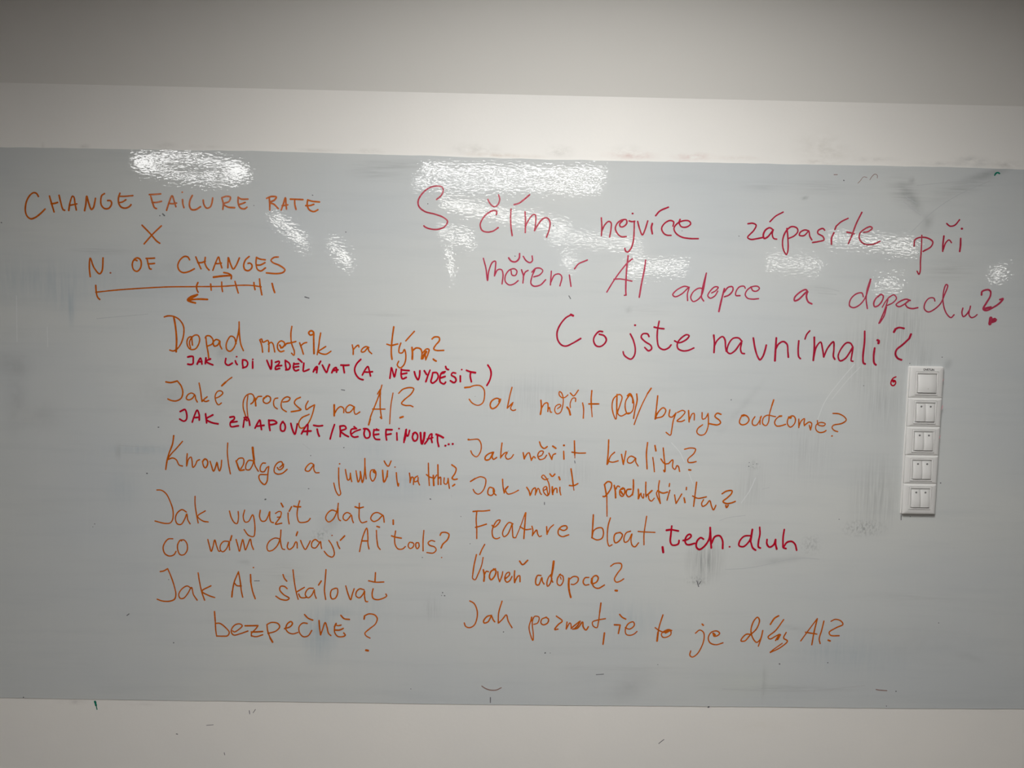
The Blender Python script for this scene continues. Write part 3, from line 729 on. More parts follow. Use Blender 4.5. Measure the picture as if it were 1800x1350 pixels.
w2.8 255,832 275,938;275,935 290,860 302,798
w2.5 400,870 355,850 320,880 320,915 350,925 385,900 405,870 405,910 430,955
w2.7 530,708 518,820 525,985
585,865 595,940 602,1015;w3.2 608,740 618,795
w2.7 695,765 705,870 715,960 710,1018 700,1000;670,880 710,930 750,930;750,930 795,890 795,970 820,990 840,950 855,960 868,1012
w2.4 920,778 980,765 1035,775 1020,820 955,885 960,915 1000,918 1042,908;w3.2 965,995 985,998
L o 2.5 Jak měřit produktivitu?
O 810 830
W
w3 102,98 150,68;w2.4 150,68 210,48 260,70 260,130 230,200 185,232 150,215 130,182
w2.7 345,170 305,160 285,200 290,235 325,245 355,205 345,170 345,215 372,242
440,75 445,150 458,220;458,220 475,180 498,150;w3.2 470,180 490,160;w2.4 470,190 495,230 550,220 608,190
W
w2.7 695,160 720,200 730,245;735,240 760,180 785,165 790,205 785,240;790,225 815,170 828,185 835,215 850,235
w2.3 880,190 910,170 900,150 870,170 880,220 915,248 935,215 925,110 870,30 852,50 890,80 920,70;905,160 920,240
w3.2 965,155 965,200 970,235;w2.7 970,220 990,175 1010,170 1015,215;w2.8 940,18 965,45 992,20
1045,160 1045,200 1055,240;w3.4 1035,50 1045,78
w2.8 1162,-35 1175,50 1185,130;w2 1185,130 1193,190;w2.7 1145,140 1190,142 1235,120
O 1050 790
W
w3 75,370 85,420 100,500;w2.3 100,500 102,705;w2.9 75,370 110,340 145,350 150,390 120,450 75,498 60,495
w3.2 178,380 190,440 193,510;w2.7 195,420 215,385 235,395
w3 270,405 240,430 240,480 265,495 290,450 280,410 260,420;w3.4 250,445 265,470
w2.8 355,420 315,425 305,470 330,500 365,475 380,420 380,320;378,380 378,440 372,480
w3 432,420 435,480 432,520;435,515 460,460 465,490 485,515 490,470
w2.7 512,345 510,410 512,480 515,500;w3 515,490 580,430 530,480;w2.5 540,490 545,525 570,545 600,515
655,330 645,400 650,480 665,570;w2.4 665,570 630,490 625,455 640,435;w2.8 635,435 690,460 740,450
765,430 750,480 735,535;762,360 758,390
815,480 830,570;830,570 860,520 890,470;w3 915,512 925,560;940,400 938,425
w2.7 1047,345 1035,440 1015,600;1005,490 1060,515 1150,500;w2.5 1120,530 1100,570 1110,600 1150,580 1185,540 1205,600 1225,638 1250,590
w2.7 1315,468 1360,440 1420,435 1415,465 1370,510 1325,550 1360,570 1410,565 1455,548;w3 1355,590 1362,615 1380,590
L o 2.5 Feature bloat
O 810 830
W
w3 130,415 180,410;w2.5 180,410 240,410 305,402;168,420 162,500 168,600 168,700;w2.8 155,582 200,570 270,548
w2.5 330,560 350,580 400,540 415,505 385,510 345,570 330,630 345,690 380,702 410,690
550,545 510,530 460,590 440,650 455,680 490,660 525,590 540,550 545,620 555,690 580,690
w2 580,690 630,570 680,430;w2.8 685,428 675,560 665,700;w2.6 625,575 680,605 740,600
750,570 760,610 755,670;755,665 800,610 810,650 830,680 850,672
w2.8 905,575 910,655;910,650 940,590 978,555
w2.6 1045,600 1085,615 1120,595 1115,568 1070,570 1030,610 1030,655 1070,680 1105,672 1138,660
W
w3 1398,450 1392,560 1385,680;w2.6 1385,680 1400,620 1440,590 1490,590 1505,640 1490,695 1440,715 1380,690
O 1050 790
138,722 115,800 105,900 110,985 125,1020 155,1005
w2.7 240,875 190,890 175,940 190,985 230,965 265,900 240,875
350,862 305,880 280,940 290,980 325,965 365,890 355,960 370,1015 395,1028 435,985
520,705 505,800 492,900 492,1005;w2.3 430,865 500,870 608,875
L r 3.4 tech. dluh
O 1130 880
W
w4.2 208,490 215,545
305,268 295,360 290,430 305,465 340,470 375,455 382,420;w4 250,312 300,305;w3.2 300,305 375,320
425,420 470,410 510,375 500,355 470,365 445,420 460,460 490,465 545,450
640,405 610,390 570,430 565,490 595,515 650,480 700,400 712,285;w3.8 710,285 715,400 722,498;w3.4 725,450 760,380 810,370 840,420 842,505
d3.6 915,487
W
w3.2 1145,370 1070,375 1020,430 1015,475 1060,485 1120,430 1145,370;w4 1155,305 1135,430;w3.4 1140,440 1160,500 1190,522
1232,282 1235,350 1220,430 1220,490 1240,500
1310,410 1308,455 1335,490 1380,465 1400,410;1400,410 1400,460 1412,510
1492,305 1480,380 1478,460 1480,495 1510,505;1485,490 1520,440 1570,430 1605,460 1622,522
L o 2.6 Úroveň adopce?
O 800 950
W
w2.8 225,150 200,260 187,350;w2.4 187,350 185,400 210,415 240,360 280,260 295,180;w2.6 312,42 280,100 260,150
w3.2 298,310 308,370 303,430;w2.6 305,370 330,325 352,330
w3 425,300 380,325 362,390 380,415 420,370 430,320 405,300
w2.7 450,330 455,390 470,435;470,435 495,370 502,330
w2.6 535,400 575,360 570,335 540,350 525,410 545,440 575,425 600,380;
w2.8 628,320 625,380 628,445;628,440 660,380 680,370 685,435
w3 680,218 712,255 765,210
W
w2.8 905,370 870,370 850,420 855,465 880,470 915,390 920,430 938,460
1010,360 985,390 968,450 975,485 1000,460 1020,400;w4 1040,220 1030,300 1015,380;w2.8 1015,380 1020,420 1030,440
1110,355 1080,400 1080,460 1110,475 1140,430 1135,375 1100,360;w2 1110,385 1118,410
w3.6 1200,400 1198,480 1205,540 1220,600;w2.6 1205,410 1250,380 1295,390 1295,430 1250,465 1225,462
1410,390 1370,395 1350,440 1370,470 1410,465
w2.8 1440,400 1440,455 1490,440 1510,395 1490,370 1455,385 1445,440 1465,490 1510,505 1575,470
W
w2.6 1640,272 1680,245 1750,245 1755,285 1710,350 1680,410 1700,440 1740,430 1778,405;w4 1690,528 1708,530
L o 2.6 Jak poznat, že to je díky AI?
O 800 950
W
155,638 200,665 232,740 230,820 200,895 150,920 110,905 97,870
w2.8 385,790 340,800 300,850 305,870 345,860 385,800 400,835 418,858
495,640 460,760 455,870;460,870 500,830 540,785 560,850 600,920
W
w3 808,810 800,850;w2.4 800,840 780,910 790,980 820,1055 825,1000 815,900 815,850 840,800 885,810 870,870 830,885
w2.6 965,810 915,830 905,870 930,890 975,870 985,830 955,810
w2.8 1068,798 1130,850 1090,885 1050,940 1085,935
1180,860 1172,935;w2.5 1175,930 1210,870 1220,880 1225,930;1225,925 1280,880 1320,850 1290,900 1260,930;w2.8 1240,935 1290,925 1345,860 1350,910 1380,945 1405,910
w2.8 1538,660 1525,760;w2.4 1525,760 1510,870 1495,920 1455,900 1450,860 1500,840 1585,825
w3 1575,975 1560,1095
O 1050 970
W
w3 180,770 240,772;w3.2 240,775 222,860;w2.8 235,660 262,690 300,710
w2.5 295,800 340,815 390,775 380,740 330,755 295,820 305,870 350,880 390,865 418,840
W
w2.6 692,665 655,780 640,850;w3.6 640,850 630,940;610,800 650,830;w2.6 650,830 700,850
w2.5 700,850 770,830 775,870 730,900 690,900 675,870 700,840 750,820 785,830;w3.5 720,855 770,828
W
w2.5 1035,858 1080,825 1120,850 1125,920 1095,1010 1050,1080 1000,1110 975,1090 985,1045;w3 1105,762 1118,775
1220,860 1230,890 1265,885 1290,860 1260,835 1200,850 1170,910 1190,960 1250,980 1325,960;w4 1222,860 1240,875
O 1230 970
W
w2.7 535,870 490,870 440,920 435,940 475,940 530,880 600,810 630,720 610,690 570,730 540,830 560,910 600,955 640,920 665,830;665,830 650,900 618,995
w3.2 832,675 790,700 745,765
w2.6 885,715 800,830 720,900 740,920 800,890 845,870 820,900 800,935;w3.4 850,875 820,925
w2.6 912,850 885,910 925,940 850,1010 745,1060;w3.2 745,1060 770,1040;w2.2 770,1035 870,965
W
w2.4 1240,705 1160,810 1065,940;w2.8 1240,705 1205,850 1182,980;1115,848 1235,868
1310,730 1285,830 1260,920 1270,968
1385,732 1430,712 1490,730 1510,765 1440,800 1365,850 1380,880 1470,885;w3.4 1355,932 1375,940
"""
# panel nearest the whiteboard, hung just ahead of the photographer
lamp('ceiling_panel_light', [(-.11, -1.456), (.49, -1.456), (.49, -.856), (-.11, -.856)], 'square light panel over the photographer, the one closest to the board', E_NEAR)
ar = bpy.data.lights.new('panel_light', 'AREA'); ar.shape = 'SQUARE'; ar.size = .56; ar.energy = AREA_W; ar.spread = math.radians(AREA_SPREAD); ar.color = (1, .99, .975)
ao = bpy.data.objects.new('panel_light', ar); COL.objects.link(ao); ao.location = (.19, -1.156, ZH-.034)
a = mirrored(724, 334, ZH-.03); b_ = mirrored(1060, 334, ZH-.03)
lamp('ceiling_panel_light', [(a.x, a.y), (b_.x-.02, a.y), (b_.x-.06, a.y+.8), (a.x+.18, a.y+.8)], 'large light panel second from the board, mirrored in the middle of the gloss', E_PANEL, None, 2)
a = mirrored(250, 300, ZH-.03); b_ = mirrored(444, 300, ZH-.03)
ring_lamp('ceiling_ring_light', (a.x+b_.x)/2, (a.y+b_.y)/2+.06, (b_.x-a.x)/2-.03, (b_.x-a.x)/2-.12, 'round ring-shaped light behind the photographer to the left', E_RING)
for nm, q, lb in [
    ('ceiling_strip_light', [(776,345), (776,368), (998,410), (1000,394)], 'long strip light running away behind the large panel'),
    ('ceiling_strip_light', [(962,410), (962,422), (1130,438), (1125,424)], 'thin strip light continuing to the right of the long strip'),
    ('ceiling_tile_light', [(772,396), (772,415), (834,440), (828,408)], 'small tile light behind the left end of the long strip'),
    ('ceiling_tile_light', [(778,442), (798,442), (802,488), (788,486)], 'narrow light deep in the room under the long strip'),
    ('ceiling_strip_light', [(474,382), (484,378), (546,428), (530,432)], 'slanted strip light beyond the ring light'),
    ('ceiling_tile_light', [(577,432), (590,431), (622,460), (610,468)], 'small tile light right of the slanted strip'),
    ('ceiling_strip_light', [(1100,456), (1205,460), (1208,478), (1110,482)], 'bright rectangular light far behind the centre of the room'),
    ('ceiling_tile_light', [(984,450), (1012,452), (1014,466), (990,466)], 'small dim light far behind the centre of the room'),
    ('ceiling_strip_light', [(1348,454), (1446,462), (1444,472), (1350,466)], 'thin far light right of the centre'),
    ('ceiling_strip_light', [(1456,412), (1612,426), (1612,446), (1456,424)], 'bright slanted strip light in the right part of the room'),
    ('ceiling_tile_light', [(1540,491), (1584,491), (1586,507), (1540,507)], 'small low light in the far right of the room'),
    ('ceiling_tile_light', [(1742,474), (1770,470), (1768,490), (1744,492)], 'farthest tile light at the right side wall')]:
    lamp(nm, mp(*q), lb, E_FAR, ZL)

# ---------------------------------------------------------------- whiteboard
board = empty('whiteboard', (0, 0, ZB))
tag(board, 'large grey-white glossy painted whiteboard covered in orange and red handwriting', 'whiteboard')
YB = -0.0012
inv = Matrix.Translation((0, 0, -ZB))
bm = bmesh.new()
x0, x1 = -2.6, 2.6
top = [(0,258.5),(140,261),(300,264),(470,266),(600,270),(770,274.5),(900,279),(1060,282.5),(1200,285),(1400,289),(1560,292),(1700,294.5),(1740,296.5),(1800,298)]
bot = [(0,1226),(200,1229.5),(400,1232),(600,1234.5),(800,1237.5),(1000,1239.5),(1200,1241),(1400,1243),(1600,1245),(1800,1246)]
tp = [(x0, at(0, 258.5)[1])] + [at(*p) for p in top] + [(x1, at(1800, 298)[1])]
bt = [(x0, at(0, 1226)[1])] + [at(*p) for p in bot] + [(x1, at(1800, 1246)[1])]
def dens(line, amp, sd):
    out = []
    for (ax, az), (bx, bz) in zip(line, line[1:]):
        n = max(1, int((bx-ax)/.02))
        for i in range(n):
            x = ax+(bx-ax)*i/n; out.append((x, az+(bz-az)*i/n + amp*noise.noise(Vector((x*14, sd, 0))) + amp*.5*noise.noise(Vector((x*60, sd, 3)))))
    out.append(line[-1]); return out
TP = dens(tp, .0016, 1.0); BT = dens(bt, .0006, 5.0)
import numpy as np
G, BL, GR = 'g', 'b', 'p'
V, H, DG = 'v', 'h', 'h'
STAINS = [
    (1590,338,52,30,.5,G,.75,H), (1604,352,44,14,.5,G,.9,None), (1630,392,14,26,.5,G,.3,None), (1690,330,95,20,.4,G,-.35,H), (1740,305,70,10,.45,G,-.3,None), (1440,330,80,18,.3,G,0,H),
    (1345,328,60,14,.25,G,0,H), (1602,318,8,8,.6,G,0,None), (1415,348,10,4,.7,G,-.3,None), (1450,512,50,16,.25,G,.15,H), (1670,475,70,28,.3,G,-.1,H),
    (1585,580,60,90,.42,G,.15,V), (1520,620,60,90,.32,G,.1,V), (1620,640,30,60,.35,G,0,V), (1666,640,10,14,.55,G,.3,None), (1555,700,60,80,.3,G,0,V),
    (1540,870,60,90,.4,G,0,V), (1518,928,50,20,.62,G,0,(120,120,30)), (1240,985,44,52,.75,G,0,V), (1225,1020,26,12,.6,G,0,(150,150,60)), (1425,957,24,24,.4,G,0,(60,60,60)),
    (1370,985,60,9,.35,G,-.15,None), (1320,850,40,60,.25,G,.2,V), (1325,818,14,12,.5,G,0,(260,260,260)), (1420,790,60,90,.18,G,0,V), (1300,720,90,10,.15,G,-.9,None),
    (562,1105,44,58,.65,BL,0,(190,190,5)), (590,1075,40,16,.4,BL,0,V), (1515,1155,110,60,.22,BL,0,H), (1110,1090,90,60,.3,BL,0,(14,14,14)), (1450,1140,90,50,.22,BL,0,(14,14,14)),
    (25,640,44,30,.28,G,.2,(30,30,40)), (30,700,26,90,.22,G,.1,(24,24,24)), (70,730,60,40,.16,G,0,(40,40,40)), (125,540,9,44,.55,BL,0,(60,60,30)), (110,520,40,50,.2,BL,0,H),
    (60,490,240,60,.3,BL,0,(8,8,40)), (180,442,70,5,.6,G,0,H), (300,470,140,80,.15,G,0,(8,8,30)), (250,790,90,12,.4,BL,0,H), (208,795,6,22,.4,G,0,None), (215,860,40,50,.25,BL,0,(20,20,20)),
    (390,620,60,36,.3,G,0,(18,18,18)), (300,690,90,60,.18,G,0,(14,14,14)), (655,790,60,30,.2,BL,0,H), (700,850,110,40,.28,BL,0,H), (680,552,60,6,.3,G,0,H), (580,920,30,22,.3,G,0,(30,30,30)),
    (565,940,24,14,.5,G,0,(90,90,90)), (430,988,18,5,.5,G,.1,None), (500,1010,60,40,.18,G,0,H), (660,300,60,24,.4,G,0,H), (710,290,60,12,.4,G,0,H), (900,290,50,6,.25,G,0,H), (1000,830,80,30,.2,G,0,V), (930,700,120,60,.16,G,0,V), 
    (1105,545,8,6,.45,G,0,None), (1140,545,60,14,.16,G,.1,H), (640,1070,60,60,.22,BL,0,V), (760,1070,20,30,.3,G,0,V), (560,1140,40,50,.25,BL,0,(40,40,12)), 
    (1315,1200,110,50,.30,GR,0,None), (1380,1210,190,9,.42,G,.0,H), (1343,1200,5,44,.45,G,.0,None), (1100,1175,160,8,.25,G,0,H), (1110,1205,60,34,.25,G,-.5,(20,20,60)), (1600,1050,140,14,.18,G,0,H),
    (1400,1105,70,6,.2,G,.2,None), (1600,1130,150,60,.10,G,0,None), (1705,1155,40,10,.2,G,.2,None), (330,1170,60,70,.0,G,0,None)]
bx = np.array([p[0] for p in BT]); bzz = np.array([p[1] for p in BT]); tx = np.array([p[0] for p in TP]); tzz = np.array([p[1] for p in TP])
gx = np.concatenate([np.linspace(x0, -1.36, 12)[:-1], np.arange(-1.36, 1.46, .0065), np.linspace(1.46, x1, 12)])
NR = 205
lo = np.interp(gx, bx, bzz); hi = np.interp(gx, tx, tzz)
u = np.linspace(0, 1, NR)[:, None]
Z = lo[None]*(1-u)+hi[None]*u; X = np.broadcast_to(gx[None], Z.shape)
chan = {n_: np.zeros(Z.shape) for n_ in ('stain_soft', 'stain_across', 'stain_down', 'stain_dots', 'stain_blue', 'stain_pale')}
for (px, py, rx, ry, st, c, ang, sk) in STAINS:
    cx, czz = at(px, py); sx, sz = rx*DIST/FPX, ry*DIST/FPX
    ca, sa = math.cos(-ang), math.sin(-ang)
    ux = (X-cx)*ca + (Z-czz)*sa; uz = -(X-cx)*sa + (Z-czz)*ca
    r = np.clip(1-np.sqrt((ux/sx)**2+(uz/sz)**2), 0, 1)**1.3*st
    key = 'stain_blue' if c == 'b' else 'stain_pale' if c == 'p' else 'stain_down' if sk == 'v' else 'stain_across' if sk == 'h' else 'stain_dots' if (isinstance(sk, tuple) and sk[0] > 55) else 'stain_soft'
    if key == 'stain_pale': r = r*.6
    chan[key] = 1-(1-chan[key])*(1-r)
nx = len(gx)
verts = [(float(X[j, i]), YB, float(Z[j, i])-ZB) for j in range(NR) for i in range(nx)]
faces = [(j*nx+i, j*nx+i+1, (j+1)*nx+i+1, (j+1)*nx+i) for j in range(NR-1) for i in range(nx-1)]
rim = [i for i in range(nx)] + [j*nx+nx-1 for j in range(1, NR)] + [(NR-1)*nx+i for i in range(nx-2, -1, -1)] + [j*nx for j in range(NR-2, 0, -1)]
base = len(verts); verts += [(verts[i][0], -.0001, verts[i][2]) for i in rim]
m_ = len(rim)
faces += [(rim[(q+1) % m_], rim[q], base+q, base+(q+1) % m_) for q in range(m_)]
me = bpy.data.meshes.new('panel'); me.from_pydata(verts, [], faces); me.materials.append(M_BOARD)
for n_, arr in chan.items():
    at_ = me.attributes.new(n_, 'FLOAT', 'POINT')
    at_.data.foreach_set('value', np.concatenate([arr.ravel(), np.zeros(m_)]).astype(np.float32))
me.update()
po = bpy.data.objects.new('panel', me); COL.objects.link(po); po.parent = board
bm.free()

# ---------------------------------------------------------------- handwriting
def catmull(P, step=1.6):
    if len(P) < 2: return P
    Q = [P[0]] + P + [P[-1]]; out = []
    for i in range(1, len(Q)-2):
        p0, p1, p2, p3 = Q[i-1], Q[i], Q[i+1], Q[i+2]
        m = max(2, int((p2-p1).length/step))
        d01 = max((p1-p0).length, 1e-3)**.5; d12 = max((p2-p1).length, 1e-3)**.5; d23 = max((p3-p2).length, 1e-3)**.5
        if p0 == p1: m1 = (p2-p1)
        else: m1 = (p2-p1) + d12*((p1-p0)/d01**1 - (p2-p0)/(d01+d12))
        if p2 == p3: m2 = (p2-p1)
        else: m2 = (p2-p1) + d12*((p3-p2)/d23 - (p3-p1)/(d12+d23))
        for k in range(m):
            s = k/m; s2, s3 = s*s, s*s*s
            out.append(p1*(2*s3-3*s2+1) + m1*(s3-2*s2+s) + p2*(-2*s3+3*s2) + m2*(s3-s2))
    out.append(P[-1]); return out
PXM = DIST/FPX
def stroke(bm, lay, P, wpx, y, sd):
    rise = 2.2e-7*sum((b_-a_).length for a_, b_ in zip(P, P[1:]))
    pts = [Vector((at(p.x, p.y, y)[0], at(p.x, p.y, y)[1])) for p in catmull(P)]
    hw = wpx*PXM/2
    if len(pts) == 1:
        c = pts[0]; ring = [bm.verts.new((c.x+hw*1.1*math.cos(a*math.pi/5), y, c.y-ZB+hw*.95*math.sin(a*math.pi/5))) for a in range(10)]
        for v in ring: v[lay] = .7
        bm.faces.new(ring); return
    n = len(pts); L = []; Rr_ = []; D = []
    # end caps: extend with shrinking widths
    seq = []
    t0 = (pts[1]-pts[0]).normalized(); t1 = (pts[-1]-pts[-2]).normalized()
    for k in (1.0, .8, .4): seq.append((pts[0]-t0*hw*k, hw*math.sqrt(max(0, 1-k*k))+1e-5, t0, 0))
    for i, p in enumerate(pts):
        tt = (pts[min(i+1, n-1)]-pts[max(i-1, 0)])
        tt = tt.normalized() if tt.length > 1e-9 else t0
        seq.append((p, hw, tt, i/(n-1)))
    for k in (.4, .8, 1.0): seq.append((pts[-1]+t1*hw*k, hw*math.sqrt(max(0, 1-k*k))+1e-5, t1, 1))
    total = n*1.6
    for i, (p, h, tt, u) in enumerate(seq):
        w_ = h*(1+.14*noise.noise(Vector((p.x*60, p.y*60, sd))))
        nrm = Vector((-tt.y, tt.x))
        yy = y - rise*i/len(seq)
        a = bm.verts.new((p.x+nrm.x*w_, yy, p.y+nrm.y*w_-ZB)); c = bm.verts.new((p.x-nrm.x*w_, yy, p.y-nrm.y*w_-ZB))
        e = math.exp(-min(u, 1-u)*total/3.0)
        dn = .25+.55*e + .35*noise.noise(Vector((p.x*25, p.y*25, sd+9)))
        a[lay] = dn; c[lay] = dn; L.append(a); Rr_.append(c)
    for i in range(len(L)-1):
        try: bm.faces.new((L[i], L[i+1], Rr_[i+1], Rr_[i]))
        except ValueError: pass
def parse(text):
    lines = []; ox = oy = 0
    for ln in text.strip().split('\n'):
        ln = ln.strip()
        if not ln: continue
        if ln[0] == 'L':
            _, c, w_, nm = ln.split(' ', 3); cur = [c, float(w_), nm, []]; lines.append(cur); cw = cur[1]
        elif ln[0] == 'O': _, ox, oy = ln.split(); ox, oy = float(ox), float(oy)
        elif ln == 'W': cur[3].append([])
        else:
            for st in ln.split(';'):
                w_ = cur[1]; toks = st.split()
                if not toks: continue
                if toks[0][0] in 'wd': w_ = float(toks[0][1:]); toks = toks[1:]
                P = [Vector((ox+float(a.split(',')[0])/6, oy+float(a.split(',')[1])/6)) for a in toks]
                cur[3][-1].append((w_, P))
    return lines
CN = {'o': 'orange', 'r': 'bright red', 'c': 'crimson', 'p': 'haze-paled crimson'}
k = 0
for c, w_, nm, words in parse(INKTEXT):
    x, z = at(*words[0][0][1][0])
    line = empty('handwritten_line', (0, 0, 0), board)
    line['label'] = (CN[c]+' marker handwriting '+('of ' if nm.startswith('the ') else 'reading ')+nm)
    for wd in words:
        if not wd: continue
        k += 1
        bm = bmesh.new(); lay = bm.verts.layers.float.new('density')
        y = YB - .00015 - (.0004 if c == 'r' else 0)
        for j, (ww, P) in enumerate(wd): stroke(bm, lay, P, ww*WIDTH_K, y-j*.00002, k+j*.37)
        for f in bm.faces:
            if f.normal.y > 0: f.normal_flip()
        obj('handwritten_word' if not nm.startswith('the ') else 'pen_mark', bm, INK[c], line)

# stray marks: specks, remnants of wiped writing
def marks(name, data, ink, parent, y, kind=None, label=None, zoff=None):
    bm = bmesh.new(); lay = bm.verts.layers.float.new('density')
    for i, (w_, pts) in enumerate(data):
        stroke(bm, lay, [Vector(p) for p in pts], w_, y, i*1.3)
    if parent is not board:
        for v in bm.verts: v.co.z += ZB
    for f in bm.faces:
        if f.normal.y > 0: f.normal_flip()
    o = obj(name, bm, INK[ink], parent)
    if kind: o['kind'] = kind
    if label: o['label'] = label
    return o
D1 = lambda *a: [(w_*.8, [(x, y), (x+.5+.6*math.sin(x), y+.5*math.cos(x*3))]) for x, y, w_ in a]
marks('ink_specks', D1((281,379,2.4),(194,480,1.6),(538,523,1.5),(752,358,2.2),(608,408,2.6),(1299,415,2.0),(1285,703,2.0),(1518,678,2.0),(1317,813,1.8),(1324,816,1.6),(1330,815,1.5),(1316,820,2),
    (278,751,2.4),(258,832,3.0),(466,878,3.2),(166,921,1.8),(163,926,1.6),(305,1130,2.6),(778,1042,2.6),(781,1047,2.2),(776,1047,1.6),(756,877,2.6),(810,908,1.8),(604,787,2.0),(542,859,1.8),(546,801,2.2),
    (958,1148,3.0),(967,1148,1.8),(885,1111,2.4),(1156,1168,1.6),(1370,1167,3.0),(1455,1165,2.4),(1575,1215,2.6),(1558,1241,2.0),(1245,1243,3.6),(41,1226,2.4),(1483,317,2.4),(1653,849,2.4),(1475,913,2.0),
    (973,397,2.4),(905,450,2.0),(1199,406,1.5),(722,1211,2),(826,956,1.6),(549,343,2.0),(446,361,1.6),(1650,1095,2.2),(1599,639,1.8),(1656,628,2.2),(742,980,1.8),(296,1019,1.6),(451,1021,1.8),(1600,908,1.6),(2,391,2),(893,793,1.2),(835,697,1.2))
    + [(2.4,[(286,376),(289,379)]),(2.0,[(536,522),(543,524)]),(1.4,[(1048,1186),(1061,1185)]),(1.6,[(862,1226),(862,1235)]),(1.3,[(1010,810),(1011,814)]),(1.4,[(957,883),(957,887)]),
       (1.4,[(1584,906),(1584,914)]),(1.8,[(1225,1021),(1228,1031)]),(1.5,[(1229,1027),(1232,1022)]),(1.5,[(223,1082),(227,1079)]),(1.4,[(600,685),(606,686)]),(1.6,[(1000,520),(1003,525)]),
       (1.3,[(447,1021),(456,1021)])], 'k', board, YB-.0003, 'stuff', 'scattered tiny dark specks of dried ink')
marks('ink_remnant', [(2.0,[(847,1206),(853,1210),(862,1213),(872,1213),(881,1209)])], 'n', board, YB-.0003, None, 'faint brown arc of ink near the bottom edge')
for q in ((1.3,[(1466,307),(1472,307)]),(1.0,[(1508,322),(1512,318),(1518,311),(1524,312)]),(1.1,[(1529,316),(1533,310),(1538,306),(1542,308),(1542,313)]),(1.8,[(1540,1212),(1545,1213),(1559,1214)])):
    marks('ink_remnant', [q], 'n', board, YB-.0003, None, 'faint brown scribble remnant')
marks('ink_remnant', [(2.6,[(1748.5,308),(1750.5,304.5),(1754,303.4),(1757,305)]),(2.2,[(1749,307),(1752,304)])], 'g', board, YB-.0003, None, 'short dark green ink hook in the upper right')
for q in ((1.2,[(1275,1001),(1310,999),(1345,993),(1378,985),(1410,981),(1440,983)]),(1.0,[(1265,915),(1280,910),(1310,906)]),(1.0,[(1340,860),(1352,857)]),
          (1.1,[(1433,505),(1455,507),(1475,512)]),(1.0,[(1438,515),(1470,518)]),(1.2,[(1602,408),(1640,372),(1680,345),(1740,318)]),(1.0,[(1612,326),(1650,322),(1700,318)]),
          (1.0,[(1590,345),(1612,358)]),(1.0,[(1588,355),(1614,370)]),(1.0,[(1596,362),(1618,378)]),(1.0,[(210,783),(245,785),(282,786)]),(1.0,[(207,784),(206,797)]),(1.0,[(215,796),(262,797)]),
          (1.1,[(1270,1211),(1330,1213),(1400,1215),(1460,1211),(1520,1205)]),(1.0,[(1344,1184),(1342,1222)]),(1.0,[(793,870),(794,874)]),(1.0,[(532,780),(545,790)]),(1.2,[(170,560),(260,552)])):
    marks('scuff', [q], 's', board, YB-.00012, None, None)
for q in ((1.4,[(1502,640),(1478,668),(1450,706),(1437,738)]),(1.1,[(1512,645),(1490,668),(1462,702)]),(1.2,[(1180,778),(1195,795),(1203,812)]),(1.2,[(1210,830),(1218,850)]),(1.3,[(1328,840),(1318,862),(1303,884)]),
          (1.2,[(29,520),(30,600)]),(1.1,[(83,575),(84,610)]),(1.2,[(1610,660),(1605,700)])):
    marks('scuff', [q], 'w', board, YB-.00012, None, None)
# green wedge and pencil ticks on the wall under the board
marks('wall_mark', [(4.0,[(167,1233.4),(167.6,1235)]),(3.4,[(167.5,1235),(168.8,1240)]),(1.8,[(168.8,1239),(170.5,1247)])], 'g', wall, -.0004, None, 'green marker wedge on the wall below the board')
marks('wall_mark', [(1.2,[(438,1249),(439,1255)]),(1.0,[(449,1247),(445,1253)]),(1.4,[(1158,1307),(1163,1303),(1167,1300)]),(1.2,[(394,1323),(395,1327)]),(1.6,[(310,1290),(312,1290.5)]),(1.0,[(363,1275),(375,1274)])], 'k', wall, -.0004, None, 'small grey ticks on the wall below the board')

# ---------------------------------------------------------------- light switches
M_SW, t, b = material('switch_white_plastic', srgb(218, 217, 214), .28, .5)
pos = world_pos(t); b_ = t.new('ShaderNodeBump'); b_.inputs['Distance'].default_value = .0001
t.link(t.noise(pos, 60, 2), b_.inputs['Height']); t.link(b_.outputs[0], b.inputs['Normal'])
M_IND, t, b = material('indicator_grey_lens', srgb(118, 118, 116), .4, .5)
M_PIN, t, b = material('pink_ink_smear', srgb(214, 165, 172), .4, .5)
M_BLK, t, b = material('label_black_print', srgb(40, 40, 42), .5, .3)
SX, SZ = 1.039, CAM_Z-.2474
sw = empty('light_switch_panel', (SX, YB, SZ-.183))
tag(sw, 'tall white five-gang light switch panel mounted on the right side of the whiteboard', 'light switch')
def rect(bm, cx, cz, hx, hz, y): return [bm.verts.new((cx+sx*hx, y, cz+sz*hz)) for sx, sz in ((-1,-1),(1,-1),(1,1),(-1,1))]
def rrect(bm, cx, cz, hx, hz, y, r=.003, n=4):
    out = []
    for q, (sx, sz) in enumerate(((1,-1),(1,1),(-1,1),(-1,-1))):
        for i in range(n+1):
            a = -math.pi/2 + q*math.pi/2 + i*math.pi/2/n
            out.append(bm.verts.new((cx+sx*(hx-r)+r*math.cos(a), y, cz+sz*(hz-r)+r*math.sin(a))))
    return out
def bridge(bm, A, B):
    n = len(A)
    for i in range(n): bm.faces.new((A[i], A[(i+1) % n], B[(i+1) % n], B[i]))
pitch = .0711
cz = [.183 + (2-i)*pitch for i in range(5)]       # heights above the panel's foot
bm = bmesh.new()
rings = []
L0 = rrect(bm, 0, .183, .0425, .1845, .0, .003); L1 = rrect(bm, 0, .183, .0425, .1845, -.0016, .003); L2 = rrect(bm, 0, .183, .041, .183, -.0022, .003)
bridge(bm, L0, L1); bridge(bm, L1, L2); bm.faces.new(L2)
